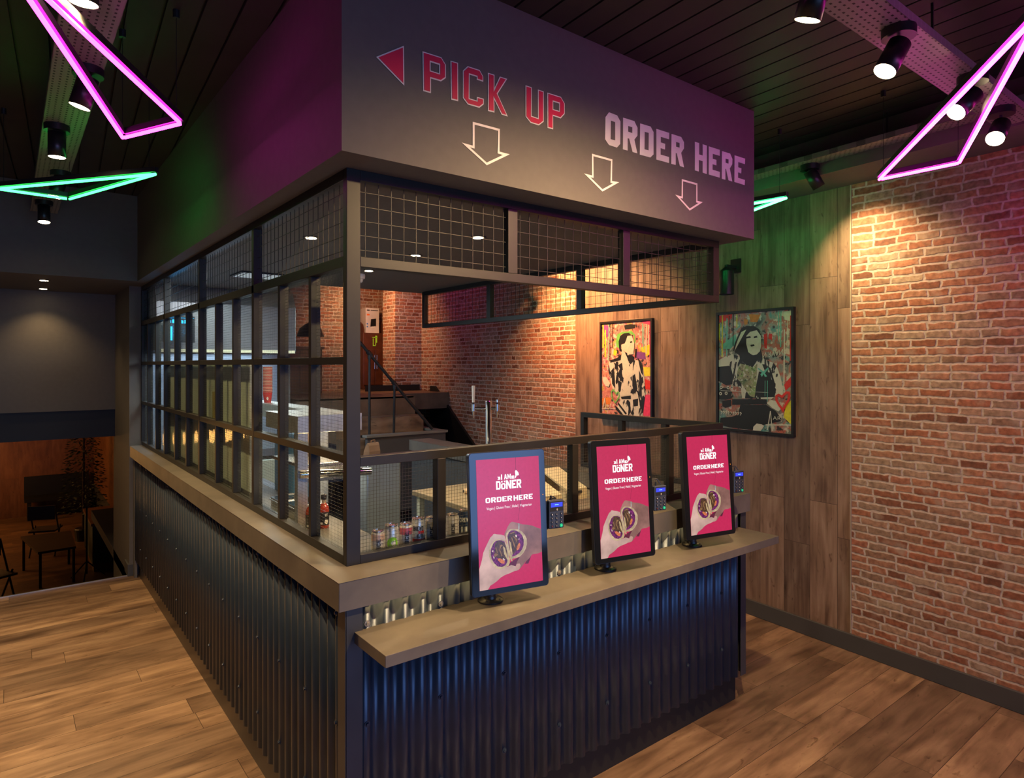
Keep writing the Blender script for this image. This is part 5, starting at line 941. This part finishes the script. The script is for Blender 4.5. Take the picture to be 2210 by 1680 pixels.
# wall lamp beside the canopy
t_ = thing('wall_lamp', 'black cylinder wall lamp on a square bracket beside the end of the mesh canopy', 'wall lamp', WP(2.953, .07, 2.4)); c = t_.location
b = MB(); p = WP(2.953, .115, 0); b.lathe((p.x, p.y, 2.285), [(.05, .006), (.052, 0), (.052, .165), (.05, .17), (.012, .20), (.010, .21)], 28); b.build('shade', MPL, t_, c, smooth=True)
b = MB(); b.obox(WP(2.953, .008, 2.50), WDV*.04, WNV*.008, V((0, 0, .05))); b.obox(WP(2.953, .06, 2.49), WDV*.012, WNV*.06, V((0, 0, .010))); b.build('bracket', MPL, t_, c)
# ---------------------------------------------------------------- landing furniture and the lower room
t_ = thing('wooden_cabinet', 'pale orange wooden cabinet on the landing seen through the corner glass', 'cabinet', (2.9, 7.9, LZ)); b = MB(); b.box(2.45, 3.02, 7.6, 8.0, LZ, 1.97); b.build('body', M('pine', (.30, .16, .06), .5, var=.2), t_, t_.location, bevel=.005); b = MB(); b.box(2.43, 3.04, 7.58, 8.02, 1.97, 2.0); b.build('top', M('pine', (.3, .16, .06)), t_, t_.location); b = MB(); b.box(2.47, 2.73, 7.585, 7.6, LZ+.05, 1.94); b.box(2.745, 3.0, 7.585, 7.6, LZ+.05, 1.94); b.build('door', M('pine', (.3, .16, .06)), t_, t_.location)
t_ = thing('pendant_lamp', 'dark dome pendant lamp hanging over the landing cabinet', 'pendant lamp', (2.72, 7.2, 2.2)); c0 = t_.location.copy(); b = MB(); b.lathe(c0-V((0, 0, .1)), [(.15, 0), (.15, .01), (.12, .09), (.06, .14), (.02, .16)], 28); b.build('shade', MPL, t_, c0, smooth=True); b = MB(); b.cyl(c0+V((0, 0, .05)), c0+V((0, 0, 1.0)), .004, n=6); b.build('cord', MPL, t_, c0)
def legs(t_, pts, z0, z1, r, m): 
    for x, y in pts: b = MB(); b.box(x-r, x+r, y-r, y+r, z0, z1); b.build('leg', m, t_, t_.location)
ZL = -1.6
t_ = thing('low_table', 'dark low table with thin square legs in the unlit lower room', 'table', (.5, 12.6, ZL)); b = MB(); b.prism([[(.37, 12.07), (.85, 12.1), (.86, 13.3), (.18, 13.35)]], lambda a, c_, h: (a, c_, -1.08+h), .035); b.build('top', M('dark_wood', (.06, .035, .025), .5), t_, t_.location); legs(t_, [(.40, 12.1), (.82, 12.13), (.83, 13.26), (.22, 13.3)], ZL, -1.08, .018, MBL)
def chair(x, y, rz, lab):
    t_ = thing('folding_chair', lab, 'chair', (x, y, ZL), 'dark chairs in the lower room'); R_ = lambda a, b_, z: V((x+a*cos(rz)-b_*sin(rz), y+a*sin(rz)+b_*cos(rz), ZL+z)); m = M('chair_dark', (.035, .028, .025), .5)
    b = MB(); b.obox(R_(0, 0, .45), V((cos(rz), sin(rz), 0))*.2, V((-sin(rz), cos(rz), 0))*.2, V((0, 0, .015))); b.build('seat', m, t_, t_.location)
    b = MB(); b.obox(R_(0, .2, .78), V((cos(rz), sin(rz), 0))*.2, V((-sin(rz), cos(rz), 0))*.012, V((0, 0, .12))); b.build('backrest', m, t_, t_.location)
    for i, (a, bb, c_, d) in enumerate(((-.19, -.19, -.19, .19), (.19, -.19, .19, .19), (-.19, .19, -.19, -.1), (.19, .19, .19, -.1))):
        b = MB(); b.cyl(R_(a, bb, 0), R_(c_, d, .9 if i < 2 else .5), .013, n=8); b.build('leg', m, t_, t_.location)
chair(-.15, 11.5, .5, 'dark folding chair at the left of the low table in the lower room'); chair(.55, 14.2, 2.8, 'dark folding chair behind the low table in the lower room')
t_ = thing('tripod_stand', 'thin black tripod stand at the foot of the stairwell', 'stand', (.994, 12.17, ZL)); b = MB(); b.cyl((.994, 12.17, ZL+.08), (.994, 12.17, -.45), .014, n=10); b.build('pole', MPL, t_, t_.location)
for k in range(3): a = k*2.09+.3; b = MB(); b.cyl((.994, 12.17, ZL+.28), (.994+.26*cos(a), 12.17+.26*sin(a), ZL+.005), .010, n=8); b.build('leg', MPL, t_, t_.location)
t_ = thing('low_cabinet', 'grey-blue fronted low cabinet along the right wall of the lower room', 'cabinet', (1.3, 12.6, ZL)); b = MB(); b.box(1.1, 1.6, 12.5, 13.9, ZL+.12, -.85); b.build('body', M('blue_grey', (.05, .075, .08), .6), t_, t_.location); b = MB(); b.box(1.08, 1.61, 12.48, 13.92, -.85, -.81); b.box(1.12, 1.58, 12.52, 13.88, ZL, ZL+.12); b.build('top', M('orange_trim', (.2, .08, .03), .5), t_, t_.location)
t_ = thing('red_cloth', 'small crumpled red cloth on top of the low cabinet', 'cloth', (1.2, 12.3, -.81)); b = MB(); b.prism([[(.0, 0), (.05, .012), (.1, .03), (.17, .018), (.2, .035), (.21, .0)]], lambda a, z, h: (1.12+a, 12.25+h, -.81+z), .09); b.build('cloth', M('red_fabric', (.4, .02, .015), .8), t_, t_.location, smooth=True)
t_ = thing('black_bench', 'long black bench against the far wooden wall of the lower room', 'bench', (1.1, 17.6, ZL)); b = MB(); b.box(.3, 1.5, 17.4, 17.9, -1.2, -1.12); b.build('seat', MBK, t_, t_.location); b = MB(); b.box(.35, .42, 17.42, 17.88, ZL, -1.2); b.box(1.38, 1.45, 17.42, 17.88, ZL, -1.2); b.box(.3, 1.5, 17.86, 17.9, -1.12, -.7); b.build('frame', MBK, t_, t_.location)
t_ = thing('indoor_tree', 'dark leafy artificial tree in the corner of the lower room', 'tree', (1.17, 14.9, ZL)); c0 = t_.location.copy(); b = MB(); b.cyl(c0+V((0, 0, .02)), c0+V((0, 0, 2.2)), .035, .015, n=10); b.build('trunk', M('bark', (.05, .03, .02), .9), t_, c0); b = MB(); b.lathe(c0, [(.13, 0), (.16, .22), (.14, .24)], 20); b.build('pot', MPL, t_, c0)
b = MB()
for k in range(1500):
    z = random.uniform(.55, 2.7); rr_ = .34*(1-(z-.55)/2.6)+.07; a = random.uniform(0, 2*pi); q = rr_*math.sqrt(random.random()); p = c0+V((q*cos(a), q*sin(a), z)); d = V((cos(a), sin(a), random.uniform(-.6, .3))).normalized(); n_ = d.cross(V((random.uniform(-1, 1), random.uniform(-1, 1), 1))).normalized()
    l_ = random.uniform(.05, .09); b.add([p, p+d*l_*.5+n_*l_*.22, p+d*l_, p+d*l_*.5-n_*l_*.22+V((0, 0, .004))], [(0, 1, 2, 3)])
b.build('foliage', M('dark_leaf', (.03, .045, .02), .6, var=.5), t_, c0)
t_ = thing('pendant_lamp', 'added bar of six warm globe lamps, unseen deep in the lower room', 'pendant lamp', (-1.75, 16.3, .1)); GLB = emis('globe_glow', (1, .5, .14), 14)  # unseen lamps added for the golden reflection in the side glass
b = MB(); b.box(-2.7, -.8, 16.28, 16.32, .24, .27); b.build('bar', MPL, t_, t_.location)
for x in (-2.5, -1.0): b = MB(); b.cyl((x, 16.3, .27), (x, 16.3, 2.5), .006, n=6); b.build('rod', MPL, t_, t_.location)
for k in range(6): b = MB(); b.lathe((-.9-.34*k, 16.3, .1), [(.14*cos(a*pi/12), .14*sin(a*pi/12)) for a in range(-5, 6)], 20); b.build('globe', GLB, t_, t_.location, smooth=True)
light('lower_room_fill', 'POINT', (-1.6, 15.2, 1.3), 60, (1, .42, .12), size=.3)  # added light without a fitting, to go with the globe bar
t_ = thing('notice_board', 'pale arrow-shaped notice on the orange side wall of the lower room', 'notice', (1.6, 13.8, .5)); b = MB(); b.prism([[(13.5, .55), (14.1, .55), (14.1, 1.5), (13.5, 1.5)]], lambda a, z, h: (1.605-h, a, z), .01); b.build('panel', M('pale_notice', (.35, .35, .34), .6), t_, t_.location)
